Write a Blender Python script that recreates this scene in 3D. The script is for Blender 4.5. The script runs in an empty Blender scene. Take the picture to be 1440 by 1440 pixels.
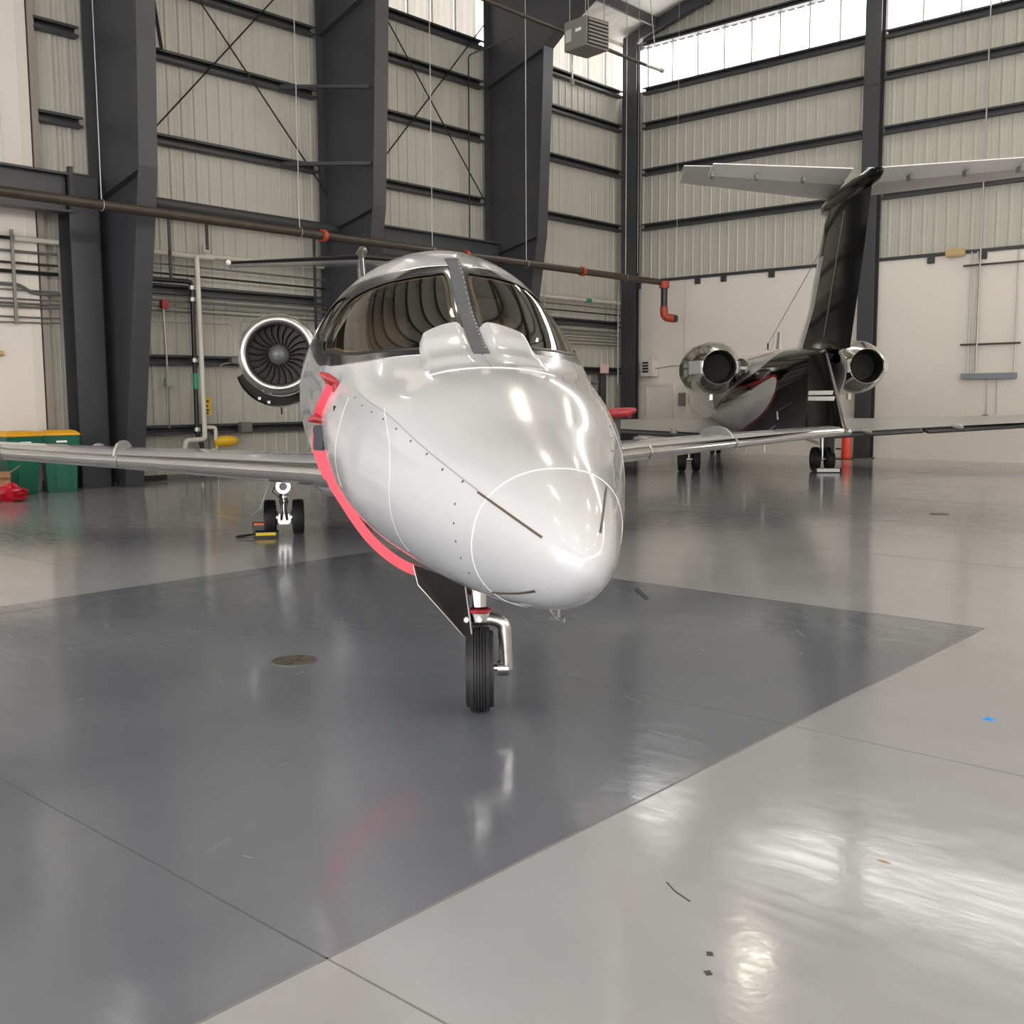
import bpy, math, random
import numpy as np
from mathutils import Vector, Matrix
from mathutils.geometry import delaunay_2d_cdt
random.seed(4)
PI=math.pi
sc=bpy.context.scene
COL=sc.collection
# ---------------- camera ----------------
YAW,PITCH,ROLL,FPX,HC=-0.7272949,0.1080508,0.00578322,1482.465,1.70
fw=Vector((math.sin(YAW)*math.cos(PITCH),math.cos(YAW)*math.cos(PITCH),-math.sin(PITCH)))
rt=Vector((math.cos(YAW),-math.sin(YAW),0)); dn=fw.cross(rt)
rr=math.cos(ROLL)*rt+math.sin(ROLL)*dn; dd_=-math.sin(ROLL)*rt+math.cos(ROLL)*dn
cd=bpy.data.cameras.new('camera'); cam=bpy.data.objects.new('camera',cd); COL.objects.link(cam)
cd.sensor_width=36; cd.lens=36*FPX/1440; cd.clip_end=300
mm=Matrix((rr,-dd_,-fw)).transposed().to_4x4(); mm.translation=(0,0,HC); cam.matrix_world=mm
sc.camera=cam
# ---------------- light and exposure ----------------
sc.view_settings.view_transform='Standard'; sc.view_settings.look='None'
sc.view_settings.gamma=1; sc.view_settings.use_curve_mapping=False
sc.view_settings.exposure=1.68
wd=bpy.data.worlds.new('sky'); sc.world=wd; wd.use_nodes=True
wd.node_tree.nodes['Background'].inputs[0].default_value=(1.0,.985,.975,1)
wd.node_tree.nodes['Background'].inputs[1].default_value=1.6
def area(name,loc,rot,sx,sy,power,color=(1,1,1)):
    l=bpy.data.lights.new(name,'AREA'); l.shape='RECTANGLE'; l.size=sx; l.size_y=sy; l.energy=power; l.color=color
    o=bpy.data.objects.new(name,l); COL.objects.link(o); o.location=loc; o.rotation_euler=rot; return o

# ---------------- materials ----------------
MATS={}
def mat(name,col,rough=.5,metal=0,spec=.5,coat=0,emit=None,es=0,bump=None,noise=None,trans=None,alpha=1):
    m=bpy.data.materials.new(name); m.use_nodes=True; nt=m.node_tree; b=nt.nodes['Principled BSDF']
    b.inputs['Base Color'].default_value=(*col,1); b.inputs['Roughness'].default_value=rough
    b.inputs['Metallic'].default_value=metal; b.inputs['Specular IOR Level'].default_value=spec
    b.inputs['Coat Weight'].default_value=coat; b.inputs['Coat Roughness'].default_value=.03
    if emit: b.inputs['Emission Color'].default_value=(*emit,1); b.inputs['Emission Strength'].default_value=es
    tc=None
    if noise or bump: tc=nt.nodes.new('ShaderNodeTexCoord')
    if noise:  # (scale, amount, second colour)
        n=nt.nodes.new('ShaderNodeTexNoise'); n.inputs['Scale'].default_value=noise[0]; n.inputs['Detail'].default_value=6
        nt.links.new(tc.outputs['Object'],n.inputs['Vector'])
        r=nt.nodes.new('ShaderNodeMapRange'); r.inputs[1].default_value=.35; r.inputs[2].default_value=.65
        r.inputs[3].default_value=0; r.inputs[4].default_value=noise[1]; nt.links.new(n.outputs[0],r.inputs[0])
        mx=nt.nodes.new('ShaderNodeMix'); mx.data_type='RGBA'; mx.inputs[6].default_value=(*col,1); mx.inputs[7].default_value=(*noise[2],1)
        nt.links.new(r.outputs[0],mx.inputs[0]); nt.links.new(mx.outputs[2],b.inputs['Base Color'])
    if bump:
        n=nt.nodes.new('ShaderNodeTexNoise'); n.inputs['Scale'].default_value=bump[0]; n.inputs['Detail'].default_value=bump[2] if len(bump)>2 else 3
        nt.links.new(tc.outputs['Object'],n.inputs['Vector'])
        bp=nt.nodes.new('ShaderNodeBump'); bp.inputs['Strength'].default_value=1; bp.inputs['Distance'].default_value=bump[1]
        nt.links.new(n.outputs[0],bp.inputs['Height']); nt.links.new(bp.outputs[0],b.inputs['Normal'])
    MATS[name]=m; return m
M_white=mat('white_gloss_paint',(.545,.545,.565),.16,coat=.6)
M_chrome=mat('polished_metal',(.80,.79,.77),.12,1)
M_chrome2=mat('brushed_metal',(.55,.54,.53),.28,1)
M_lip=mat('satin_inlet_metal',(.62,.60,.59),.3,1)
M_alu=mat('painted_aluminium',(.52,.52,.51),.35,.3)
M_frame=mat('polished_window_surround',(.30,.30,.33),.17,1)
M_gasket=mat('black_rubber_gasket',(.012,.012,.013),.35)
M_cream=mat('cream_edge_seal',(.55,.50,.38),.4)
M_post=mat('charcoal_post_cover',(.085,.09,.105),.5,noise=(60,.6,(.05,.05,.055)))
M_tire=mat('tire_rubber',(.022,.021,.022),.6)
M_black=mat('black_gloss_paint',(.003,.003,.0035),.10,spec=.22)
M_dark=mat('dark_interior',(.015,.013,.012),.7)
M_fan=mat('dark_fan_metal',(.105,.09,.092),.42,.25)
M_spin=mat('spinner_grey',(.16,.17,.17),.4,.3)
M_red=mat('red_ribbon',(.88,.075,.11),.6)
M_redd=mat('dark_red_vinyl',(.42,.03,.035),.35,noise=(30,.7,(.2,.01,.015)))
M_pin=mat('red_pinstripe',(.25,.008,.012),.2,coat=.4)
M_pouch=mat('charcoal_pouch',(.03,.032,.04),.55)
M_steel=mat('charcoal_painted_steel',(.050,.052,.060),.42,noise=(1.2,.5,(.062,.058,.062)))
M_steel2=mat('girt_steel',(.045,.046,.050),.45)
M_pipe=mat('black_iron_pipe',(.035,.028,.022),.38,noise=(4,.6,(.07,.05,.035)))
M_pipeg=mat('grey_conduit',(.20,.20,.19),.4,.5)
M_pipem=mat('galvanised_conduit',(.42,.42,.40),.35,.6)
M_pipew=mat('white_pvc_pipe',(.72,.69,.62),.4)
M_pvcb=mat('black_pvc_pipe',(.012,.012,.012),.35)
M_green=mat('green_tape',(.03,.32,.20),.5)
M_rust=mat('red_oxide_fitting',(.42,.055,.025),.5)
M_yellow=mat('yellow_plastic',(.83,.50,.02),.45)
M_yel2=mat('chock_yellow',(.85,.62,.05),.5)
M_or=mat('orange_mark',(.85,.22,.10),.5)
M_bin=mat('green_bin_plastic',(.004,.115,.070),.38)
M_lid=mat('yellow_bin_lid',(.88,.42,.01),.45)
M_card=mat('cardboard',(.40,.21,.10),.8,noise=(9,.5,(.30,.15,.07)))
M_panel=mat('pale_grey_metal_siding',(.50,.485,.425),.42,noise=(.9,.35,(.45,.44,.39)))
M_white2=mat('cream_painted_wall',(.80,.745,.685),.6,noise=(.7,.4,(.76,.705,.645)),bump=(14,.004))
M_trimw=mat('cream_trim',(.74,.69,.62),.5)
M_beige=mat('taupe_jamb',(.30,.26,.23),.5)
M_roof=mat('roof_insulation',(.62,.60,.57),.6,bump=(1.4,.12,2))
M_glassd=mat('office_window_glass',(.020,.021,.012),.05,noise=(1.1,.9,(.055,.055,.035)))
M_box=mat('pale_device_housing',(.66,.62,.56),.5)
M_tan=mat('tan_plastic_housing',(.52,.38,.18),.4)
M_heat=mat('heater_grey',(.20,.19,.18),.5)
M_tray=mat('grey_tray',(.25,.27,.30),.45)
M_sign=mat('sign_pale_pink',(.72,.50,.48),.5)
M_label=mat('white_label',(.85,.85,.83),.5)
M_seat=mat('tan_leather',(.50,.42,.32),.5)
M_lin=mat('cream_cockpit_lining',(.34,.29,.22),.6)
M_blue=mat('blue_plastic',(.02,.28,.85),.2)
M_brown=mat('brown_conductor_strip',(.11,.085,.055),.35,.4)
M_seam=mat('seam_sealant',(.86,.86,.86),.3)
M_seamd=mat('panel_gap_grey',(.33,.33,.34),.5)
M_cone=mat('cone_orange_red',(.80,.06,.02),.45)

def floormat(name,c1,c2,rough):
    m=bpy.data.materials.new(name); m.use_nodes=True; nt=m.node_tree; b=nt.nodes['Principled BSDF']; L=nt.links.new
    tc=nt.nodes.new('ShaderNodeTexCoord')
    n=nt.nodes.new('ShaderNodeTexNoise'); n.inputs['Scale'].default_value=.8; n.inputs['Detail'].default_value=8; n.inputs['Roughness'].default_value=.62
    L(tc.outputs['Object'],n.inputs['Vector'])
    r=nt.nodes.new('ShaderNodeMapRange'); r.inputs[1].default_value=.32; r.inputs[2].default_value=.68; L(n.outputs[0],r.inputs[0])
    mx=nt.nodes.new('ShaderNodeMix'); mx.data_type='RGBA'; mx.inputs[6].default_value=(*c1,1); mx.inputs[7].default_value=(*c2,1)
    L(r.outputs[0],mx.inputs[0]); L(mx.outputs[2],b.inputs['Base Color'])
    # fine scratches and scuffs in the gloss
    mp=nt.nodes.new('ShaderNodeMapping'); mp.inputs['Scale'].default_value=(1,7,1); mp.inputs['Rotation'].default_value=(0,0,.6); L(tc.outputs['Object'],mp.inputs[0])
    n2=nt.nodes.new('ShaderNodeTexNoise'); n2.inputs['Scale'].default_value=2.2; n2.inputs['Detail'].default_value=9; n2.inputs['Roughness'].default_value=.7; L(mp.outputs[0],n2.inputs['Vector'])
    r2=nt.nodes.new('ShaderNodeMapRange'); r2.inputs[1].default_value=.4; r2.inputs[2].default_value=.75; r2.inputs[3].default_value=rough; r2.inputs[4].default_value=rough+.12; L(n2.outputs[0],r2.inputs[0]); L(r2.outputs[0],b.inputs['Roughness'])
    n3=nt.nodes.new('ShaderNodeTexNoise'); n3.inputs['Scale'].default_value=38; n3.inputs['Detail'].default_value=3; L(tc.outputs['Object'],n3.inputs['Vector'])
    n4=nt.nodes.new('ShaderNodeTexNoise'); n4.inputs['Scale'].default_value=3.0; n4.inputs['Detail'].default_value=2; L(tc.outputs['Object'],n4.inputs['Vector'])
    ad=nt.nodes.new('ShaderNodeMath'); ad.operation='MULTIPLY_ADD'; ad.inputs[1].default_value=.12; L(n3.outputs[0],ad.inputs[0]); L(n4.outputs[0],ad.inputs[2])
    bp=nt.nodes.new('ShaderNodeBump'); bp.inputs['Strength'].default_value=1; bp.inputs['Distance'].default_value=.0022; L(ad.outputs[0],bp.inputs['Height']); L(bp.outputs[0],b.inputs['Normal'])
    b.inputs['Specular IOR Level'].default_value=.62; b.inputs['IOR'].default_value=1.52
    return m
M_floorL=floormat('light_grey_epoxy',(.365,.362,.378),(.325,.322,.335),.10)
M_floorD=floormat('dark_grey_epoxy',(.135,.145,.170),(.165,.175,.198),.10)

def emitmat(name,col,s,dirty=.15):
    m=bpy.data.materials.new(name); m.use_nodes=True; nt=m.node_tree; L=nt.links.new
    b=nt.nodes['Principled BSDF']; b.inputs['Base Color'].default_value=(.6,.58,.52,1); b.inputs['Roughness'].default_value=.5
    tc=nt.nodes.new('ShaderNodeTexCoord'); mp=nt.nodes.new('ShaderNodeMapping'); mp.inputs['Scale'].default_value=(3,3,.35); L(tc.outputs['Object'],mp.inputs[0])
    n=nt.nodes.new('ShaderNodeTexNoise'); n.inputs['Scale'].default_value=1.5; n.inputs['Detail'].default_value=5; L(mp.outputs[0],n.inputs['Vector'])
    r=nt.nodes.new('ShaderNodeMapRange'); r.inputs[1].default_value=.3; r.inputs[2].default_value=.7; r.inputs[3].default_value=s*(1-dirty); r.inputs[4].default_value=s; L(n.outputs[0],r.inputs[0])
    b.inputs['Emission Color'].default_value=(*col,1); L(r.outputs[0],b.inputs['Emission Strength'])
    return m
M_lap=mat('translucent_lap_seam',(.62,.57,.50),.6)
M_pane=emitmat('backlit_translucent_panel',(1,.985,.955),2.0,.2)
M_paneL=emitmat('backlit_translucent_panel_warm',(1,.92,.82),.20,.45)
M_paneF=emitmat('backlit_translucent_panel_far',(1,.97,.93),4.0,.2)
M_lamp=mat('lamp_lens',(.9,.9,.85),.3,emit=(1,.93,.72),es=35)

def glassmat(name,tint,a):
    m=bpy.data.materials.new(name); m.use_nodes=True; nt=m.node_tree; L=nt.links.new
    nt.nodes.remove(nt.nodes['Principled BSDF']); out=nt.nodes['Material Output']
    t=nt.nodes.new('ShaderNodeBsdfTransparent'); t.inputs[0].default_value=(*tint,1)
    g=nt.nodes.new('ShaderNodeBsdfGlossy'); g.inputs['Roughness'].default_value=.02; g.inputs[0].default_value=(1,.97,.9,1)
    f=nt.nodes.new('ShaderNodeFresnel'); f.inputs[0].default_value=1.55
    ad=nt.nodes.new('ShaderNodeMath'); ad.operation='MULTIPLY_ADD'; ad.inputs[1].default_value=1.0; ad.inputs[2].default_value=a; L(f.outputs[0],ad.inputs[0])
    mx=nt.nodes.new('ShaderNodeMixShader'); L(ad.outputs[0],mx.inputs[0]); L(t.outputs[0],mx.inputs[1]); L(g.outputs[0],mx.inputs[2]); L(mx.outputs[0],out.inputs[0])
    return m
M_glass=glassmat('bronze_tinted_windshield',(.62,.55,.42),.05)

# ---------------- object helpers ----------------
def put(o,parent=None):
    COL.objects.link(o)
    if parent is not None: o.parent=parent
    return o
def empty(name,loc,rz=0):
    o=bpy.data.objects.new(name,None); COL.objects.link(o); o.location=loc; o.rotation_euler=(0,0,rz); o.empty_display_size=.3; return o
def tag(o,label,cat,group=None,kind=None):
    o['label']=label; o['category']=cat
    if group: o['group']=group
    if kind: o['kind']=kind
    return o
class MB:
    def __init__(s): s.v=[]; s.f=[]; s.mi=[]
    def add(s,vs,fs,mi=0):
        b=len(s.v); s.v+= [tuple(map(float,p)) for p in vs]; s.f+=[tuple(i+b for i in f) for f in fs]; s.mi+=[mi]*len(fs); return s
    def box(s,lo,hi,mi=0):
        x0,y0,z0=lo;x1,y1,z1=hi
        return s.add([(x0,y0,z0),(x1,y0,z0),(x1,y1,z0),(x0,y1,z0),(x0,y0,z1),(x1,y0,z1),(x1,y1,z1),(x0,y1,z1)],
              [(0,3,2,1),(4,5,6,7),(0,1,5,4),(1,2,6,5),(2,3,7,6),(3,0,4,7)],mi)
    def prism(s,poly,axis,a,b,mi=0):
        # poly: 2-D points in the two other axes (cyclic order), extruded along axis
        n=len(poly)
        def P(p,t):
            q=[0,0,0]; o=[i for i in range(3) if i!=axis]; q[o[0]]=p[0]; q[o[1]]=p[1]; q[axis]=t; return q
        vs=[P(p,a) for p in poly]+[P(p,b) for p in poly]
        fs=[tuple(range(n))[::-1],tuple(range(n,2*n))]+[(i,(i+1)%n,(i+1)%n+n,i+n) for i in range(n)]
        return s.add(vs,fs,mi)
    def tube(s,path,r,n=10,mi=0,cap=True):
        P=[Vector(p) for p in path]; R=r if isinstance(r,(list,tuple)) else [r]*len(P)
        t0=(P[1]-P[0]).normalized(); u=t0.orthogonal().normalized(); vs=[]
        for i,p in enumerate(P):
            if i==0: t=t0
            elif i==len(P)-1: t=(P[i]-P[i-1]).normalized()
            else: t=((P[i]-P[i-1]).normalized()+(P[i+1]-P[i]).normalized()).normalized()
            u=(u-t*u.dot(t)).normalized(); w=t.cross(u)
            k=1.0
            for j in range(n):
                a=2*PI*j/n; vs.append(p+R[i]*k*(math.cos(a)*u+math.sin(a)*w))
        fs=[(i*n+j,i*n+(j+1)%n,(i+1)*n+(j+1)%n,(i+1)*n+j) for i in range(len(P)-1) for j in range(n)]
        if cap: fs+=[tuple(range(n))[::-1],tuple(range((len(P)-1)*n,len(P)*n))]
        return s.add(vs,fs,mi)
    def lathe(s,prof,n=32,axis='x',c=(0,0,0),mi=0,a0=0,a1=2*PI):
        full=abs(a1-a0-2*PI)<1e-6; m=n if full else n+1; vs=[]
        for (h,r) in prof:
            for j in range(m):
                a=a0+(a1-a0)*j/n; p=(h,r*math.cos(a),r*math.sin(a)) if axis=='x' else ((r*math.cos(a),h,r*math.sin(a)) if axis=='y' else (r*math.cos(a),r*math.sin(a),h))
                vs.append((p[0]+c[0],p[1]+c[1],p[2]+c[2]))
        fs=[]
        for i in range(len(prof)-1):
            for j in range(n):
                k=(j+1)%m if full else j+1
                fs.append((i*m+j,i*m+k,(i+1)*m+k,(i+1)*m+j))
        return s.add(vs,fs,mi)
    def build(s,name,m,parent=None,smooth=None,loc=None,rot=None,bevel=0,normals=None,fix=True):
        me=bpy.data.meshes.new(name); me.from_pydata(s.v,[],s.f); 
        ms=m if isinstance(m,(list,tuple)) else [m]
        for q in ms: me.materials.append(q)
        if len(ms)>1: me.polygons.foreach_set('material_index',s.mi)
        if fix and normals is None:
            import bmesh
            bm=bmesh.new(); bm.from_mesh(me); bmesh.ops.recalc_face_normals(bm,faces=bm.faces)
            if bevel: bmesh.ops.bevel(bm,geom=[e for e in bm.edges if e.calc_face_angle(0)>.6],offset=bevel,segments=2,affect='EDGES')
            bm.to_mesh(me); bm.free()
        if smooth is not None:
            me.polygons.foreach_set('use_smooth',[True]*len(me.polygons))
            if smooth: me.set_sharp_from_angle(angle=math.radians(smooth))
        if normals is not None:
            me.polygons.foreach_set('use_smooth',[True]*len(me.polygons)); me.normals_split_custom_set_from_vertices([tuple(n) for n in normals])
        me.update(); o=bpy.data.objects.new(name,me); put(o,parent)
        if loc is not None: o.location=loc
        if rot is not None: o.rotation_euler=rot
        return o
def struct(o): o['kind']='structure'; return o
def boxo(name,lo,hi,m,parent=None,bevel=0): return MB().box(lo,hi).build(name,m,parent,bevel=bevel)
def tubeo(name,path,r,m,parent=None,n=10): return MB().tube(path,r,n).build(name,m,parent,smooth=40)
def bend(path,r=.12,k=4):
    # round the corners of a polyline
    P=[Vector(p) for p in path]; out=[P[0]]
    for i in range(1,len(P)-1):
        a=(P[i-1]-P[i]); b=(P[i+1]-P[i]); q=min(r,a.length*.45,b.length*.45); A=P[i]+a.normalized()*q; Bq=P[i]+b.normalized()*q
        for t in range(k+1):
            t/=k; out.append(A*(1-t)**2+P[i]*2*t*(1-t)+Bq*t*t)
    out.append(P[-1]); return out

# ================= THE SETTING =================
XW,YB=-20.28,28.2; XR,YF=20.3,-14.0
EAVE=12.75; SL=.228; SILL=11.15
def roofz(x): return EAVE+SL*(20.28-abs(x))
# ---- floor: light epoxy with a dark painted rectangle ----
DX,DY,DX0=-2.46,7.97,-8.92
f=MB()
f.box((DX,YF,-.15),(XR,YB,0)); f.box((XW,DY,-.15),(DX,YB,0)); f.box((XW,YF,-.15),(DX0,DY,0))
floor=struct(f.build('floor',M_floorL))
o=boxo('dark_painted_area',(DX0,YF,-.15),(DX,DY,0),M_floorD,floor); o['label']='dark grey painted rectangle of floor under the white jet'
# control joints (recessed lines filled with dark sealant, a hair above the slab)
def strip_floor(name,p,q,w,m,z=.0012,label=None):
    p=Vector((*p,0)); q=Vector((*q,0)); t=(q-p).normalized(); n=Vector((-t.y,t.x,0))*w/2
    vs=[p+n,p-n,q-n,q+n]; mb=MB(); mb.add([(v.x,v.y,.0002) for v in vs]+[(v.x,v.y,z) for v in vs],[(4,5,6,7),(0,1,5,4),(1,2,6,5),(2,3,7,6),(3,0,4,7)])
    o=mb.build(name,m,floor)
    if label: o['label']=label
    return o
M_jd=mat('joint_grey',(.17,.17,.17),.6); M_jl=mat('joint_pale',(.10,.107,.118),.5); M_edge=mat('paint_edge',(.20,.20,.20),.5)
for yj in (1.90,4.93): 
    strip_floor('control_joint',(DX,yj),(XR-4,yj),.006,M_jd)
    strip_floor('control_joint',(-19.9,yj),(DX,yj),.006,M_jl)
for yj in (11.0,14.1,17.2,20.3,23.4): strip_floor('control_joint',(-19.5,yj),(XR-4,yj),.006,M_jd)
for xj in (-8.6,-14.7,3.6): strip_floor('control_joint',(xj,-6),(xj,27.5),.006,M_jl)
strip_floor('paint_edge_line',(DX,-3),(DX,DY),.012,M_edge); strip_floor('paint_edge_line',(DX0,DY),(DX,DY),.012,M_edge)
# ---- walls: backing slabs + corrugated sheets ----
wl=MB(); wl.box((XW-.12,YF,0),(XW-.03,YB+.1,SILL)); wl.box((XW-.12,YF,12.62),(XW-.03,YB+.1,EAVE+.1))
wall_left=struct(wl.build('wall_left',M_panel))
wb=MB(); wb.box((XW,YB+.03,0),(XR,YB+.12,SILL-.05))
# gable above the window strip
gp=[(XW,12.40),(XR,12.40),(XR,roofz(XR)),(0,roofz(0)),(XW,roofz(XW))]
wb.prism(gp,1,YB+.03,YB+.12)
wall_back=struct(wb.build('wall_back',M_panel))
wr=MB(); wr.box((XR,YF,0),(XR+.1,YB+.1,10.2)); wr.box((XR,YF,12.6),(XR+.1,YB+.1,EAVE+.1)); struct(wr.build('wall_right',M_white2))
# front wall: a header above the open hangar doors
wf=MB(); wf.prism([(XW,8.8),(XR,8.8),(XR,roofz(XR)),(0,roofz(0)),(XW,roofz(XW))],1,YF-.1,YF); struct(wf.build('wall_front',M_panel))
def sheet_prof(w,rib=.028,k=3):
    p=w/k; out=[(0,0)]
    for i in range(k):
        a=i*p
        out+=[(a+p*.5-.042,0),(a+p*.5-.022,rib),(a+p*.5+.022,rib),(a+p*.5+.042,0)]
        for q in (.14,.86): out+=[(a+p*q-.012,0),(a+p*q,.007),(a+p*q+.012,0)]
    out+=[(w-.004,0),(w,-.006)]
    out=sorted(out,key=lambda t:t[0]); return out
def sheet_mesh(w,z0,z1,name,m,zs=None):
    pr=sheet_prof(w); n=len(pr); vs=[(x,-y,z0) for x,y in pr]+[(x,-y,(z1 if zs is None else zs(x))) for x,y in pr]
    me=bpy.data.meshes.new(name); me.from_pydata(vs,[],[(i,i+1,i+n+1,i+n) for i in range(n-1)]); me.materials.append(m); return me
SW=.9144
sm=sheet_mesh(SW,.12,SILL,'metal_panel',M_panel)
# left wall sheets run along Y, facing +X : local x -> +Y, local -y -> +X
def lay(me,name,parent,i,left,off=0):
    o=bpy.data.objects.new(name,me); put(o,parent)
    if left: o.location=(XW,off+i*SW,0); o.rotation_euler=(0,0,PI/2)
    else: o.location=(off+i*SW,YB,0)
    return o
for i in range(21): lay(sm,'metal_panel',wall_left,i,True,28.18-21*SW)
sb=sheet_mesh(SW,5.33,SILL,'metal_panel',M_panel)
for i in range(16): lay(sb,'metal_panel',wall_back,i,False,XW+.02)
for i in range(16):
    x0=XW+.02+i*SW
    me=sheet_mesh(SW,12.45,0,'metal_panel',M_panel,zs=lambda x,x0=x0:roofz(x0+x)-.02); o=bpy.data.objects.new('metal_panel',me); put(o,wall_back); o.location=(x0,YB,0)
o=boxo('base_channel',(XW,9.9,0),(XW+.05,YB-.02,.11),mat('base_channel_grey',(.16,.155,.15),.5),wall_left)
boxo('black_kick_panel',(XW+.052,11.0,.02),(XW+.09,11.75,.13),M_gasket,wall_left)
# white lower wall at the back
lo=boxo('painted_lower_wall',(XW+.05,YB-.06,0),(XR,YB+.025,5.27),M_white2,wall_back)
boxo('wall_cap_flashing',(XW+.05,YB-.10,5.27),(XR,YB+.025,5.36),M_steel2,wall_back)
for xb in (-19.6,-17.42,-16.52,-14.95,-13.0,-10.4,-9.1,-6.8): boxo('cap_bracket',(xb-.09,YB-.12,5.10),(xb+.09,YB-.062,5.28),M_steel2,wall_back)
# translucent window strips
def window_strip(name,left,a,b,z0,z1,m,fr=True):
    root=MB()
    if left: root.box((XW-.10,a,z0-.03),(XW-.07,b,z0)) ; root.box((XW-.10,a,z1),(XW-.07,b,z1+.03))
    else: root.box((a,YB+.07,z0-.03),(b,YB+.10,z0)); root.box((a,YB+.07,z1),(b,YB+.10,z1+.03))
    w=struct(root.build(name,M_steel2))
    n=max(1,round((b-a)/SW)); p=(b-a)/n; pm=sheet_mesh(p-.02,z0,z1,'pane',m)
    for i in range(n):
        o=bpy.data.objects.new('pane',pm); put(o,w)
        if left: o.location=(XW-.04,a+i*p+.01,0); o.rotation_euler=(0,0,PI/2)
        else: o.location=(a+i*p+.01,YB+.04,0)
        lp=MB()
        if left: lp.box((XW-.02,a+i*p-.018,z0),(XW+.02,a+i*p+.018,z1))
        else: lp.box((a+i*p-.022,YB-.02,z0),(a+i*p+.022,YB+.02,z1))
        lp.build('lap_strip',M_lap,w)
    return w
window_strip('window_1',False,XW+.05,-12.2,SILL,12.42,M_pane)
window_strip('window_2',False,-11.8,-4.2,SILL,12.42,M_pane)
window_strip('window_3',False,-3.8,3.8,SILL,12.42,M_pane)
window_strip('window_4',False,4.2,XR-.3,SILL,12.42,M_pane)
window_strip('window_5',True,22.0,28.1,SILL,12.62,M_paneL)
window_strip('window_6',True,16.4,21.5,SILL,12.62,M_paneL)
window_strip('window_7',True,10.8,15.8,SILL,12.62,M_paneL)
window_strip('window_8',True,5.2,10.1,SILL,12.62,M_paneL)
window_strip('window_9',True,-0.4,4.8,SILL,12.62,M_paneL)
w=MB().box((XR-.02,-12,10.25),(XR+.02,27.5,12.55)).build('window_10',M_paneF); struct(w)
# roof
rp=[(XW-.4,roofz(XW)-.09+.35*0),(0,roofz(0)),(XR+.4,roofz(XR)-.09),(XR+.4,roofz(XR)+.1),(0,roofz(0)+.2),(XW-.4,roofz(XW)+.1)]
ceiling=struct(MB().prism(rp,1,YF-.3,YB+.4).build('ceiling',M_roof))
# purlins (rows along Y under the roof) and end rafter
for k in range(9):
    x=XW+1.5+k*1.6; z=roofz(x)
    boxo('purlin',(x-.04,YF+.2,z-.30),(x+.04,YB-.05,z-.02),M_steel2,ceiling)
MB().prism([(XW+.3,12.42),(-16.9,13.2),(0,17.06),(0,17.36),(-16.9,13.5),(XW+.3,12.73)],1,27.75,27.98).build('end_rafter',M_steel,ceiling)
# girts : channel along the wall, parts of it
def girt(left,a,b,z,d=.20,h=.20,at=None):
    e=.02; pr=[(0,-h/2),(d,-h/2),(d,-h/2+.05),(d-e,-h/2+.05),(d-e,-h/2+e),(e,-h/2+e),(e,h/2-e),(d-e,h/2-e),(d-e,h/2-.05),(d,h/2-.05),(d,h/2),(0,h/2)]
    mb=MB()
    if left: mb.prism([(XW+.03+x,z+y) for x,y in pr],1,a,b)
    else: mb.prism([(YB-.03-x,z+y) for x,y in pr],0,a,b)
    return mb.build('girt',M_steel2,wall_left if left else wall_back)
FY=[(4.4,4.78),(10.27,10.65),(15.87,16.25),(21.52,21.90)]
bays=[(4.80,9.9),(10.67,15.85),(16.27,21.50),(21.92,27.9)]
for bi,(a,b) in enumerate(bays):
    for z in (SILL-.06,10.06,8.67,7.0,3.98,2.53,1.07):
        if bi==0 and z<5.5: continue
        if bi==0: girt(True,9.35,10.2,z)
        else: girt(True,a,b,z)
for a,b in ((-19.4,-12.25),(-11.75,-4.2),(-3.8,3.8)):
    for z in (SILL-.06,10.05,8.65,6.98): girt(False,a,b,z)
    girt(False,a,b,12.5,h=.16)
# ---- office wall at the left ----
OX=-20.12; OY=9.20
ow=MB(); 
ow.box((XW-.02,YF+1,0),(OX,OY,5.9)); ow.box((XW-.02,YF+1,5.9),(OX,4.0,12.4)); ow.box((XW-.02,8.62,5.9),(OX,OY,12.4)); ow.box((XW-.02,4.0,8.55),(OX,8.62,12.4)); ow.box((XW-.02,4.0,5.9),(XW+.02,8.62,8.55))
office=struct(ow.build('wall_office',M_white2))
boxo('corner_bead',(OX,9.02,0),(OX+.012,OY+.005,12.4),M_trimw,office)
boxo('dark_gap',(XW-.01,OY+.005,0),(OX-.02,OY+.035,12.4),M_gasket,office)
boxo('jamb_post',(XW+.031,OY+.04,.0),(OX+.02,OY+.16,12.4),M_beige,office)
wn=MB(); wn.box((OX-.06,8.56,5.9),(OX+.02,8.66,8.6)); wn.box((OX-.06,3.95,8.5),(OX+.02,8.56,8.6)); wn.box((OX-.06,3.95,6.72),(OX+.02,8.56,6.79)); wn.box((OX-.06,6.2,5.9),(OX+.02,6.27,8.5)); wn.box((OX-.06,3.95,5.9),(OX+.02,4.05,8.5))
wn=struct(wn.build('window_11',M_alu))
for a,b in ((4.05,6.2),(6.27,8.56)):
    for c,d in ((5.9,6.72),(6.79,8.5)): boxo('pane',(OX-.05,a,c),(OX-.03,b,d),M_glassd,wn)
# door in the back wall, behind the white jet's wing
d=struct(MB().box((-19.2,YB-.10,.02),(-18.3,YB-.062,2.05)).build('door_1',M_white2))
dm=MB(); dm.box((-19.27,YB-.13,0),(-19.2,YB-.062,2.12)); dm.box((-18.3,YB-.13,0),(-18.23,YB-.062,2.12)); dm.box((-19.2,YB-.13,2.05),(-18.3,YB-.062,2.12)); dm.build('door_frame',M_trimw,d)
tubeo('handle',[(-18.4,YB-.11,1.0),(-18.4,YB-.16,1.0),(-18.5,YB-.16,1.0)],.012,M_chrome,d)

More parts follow.
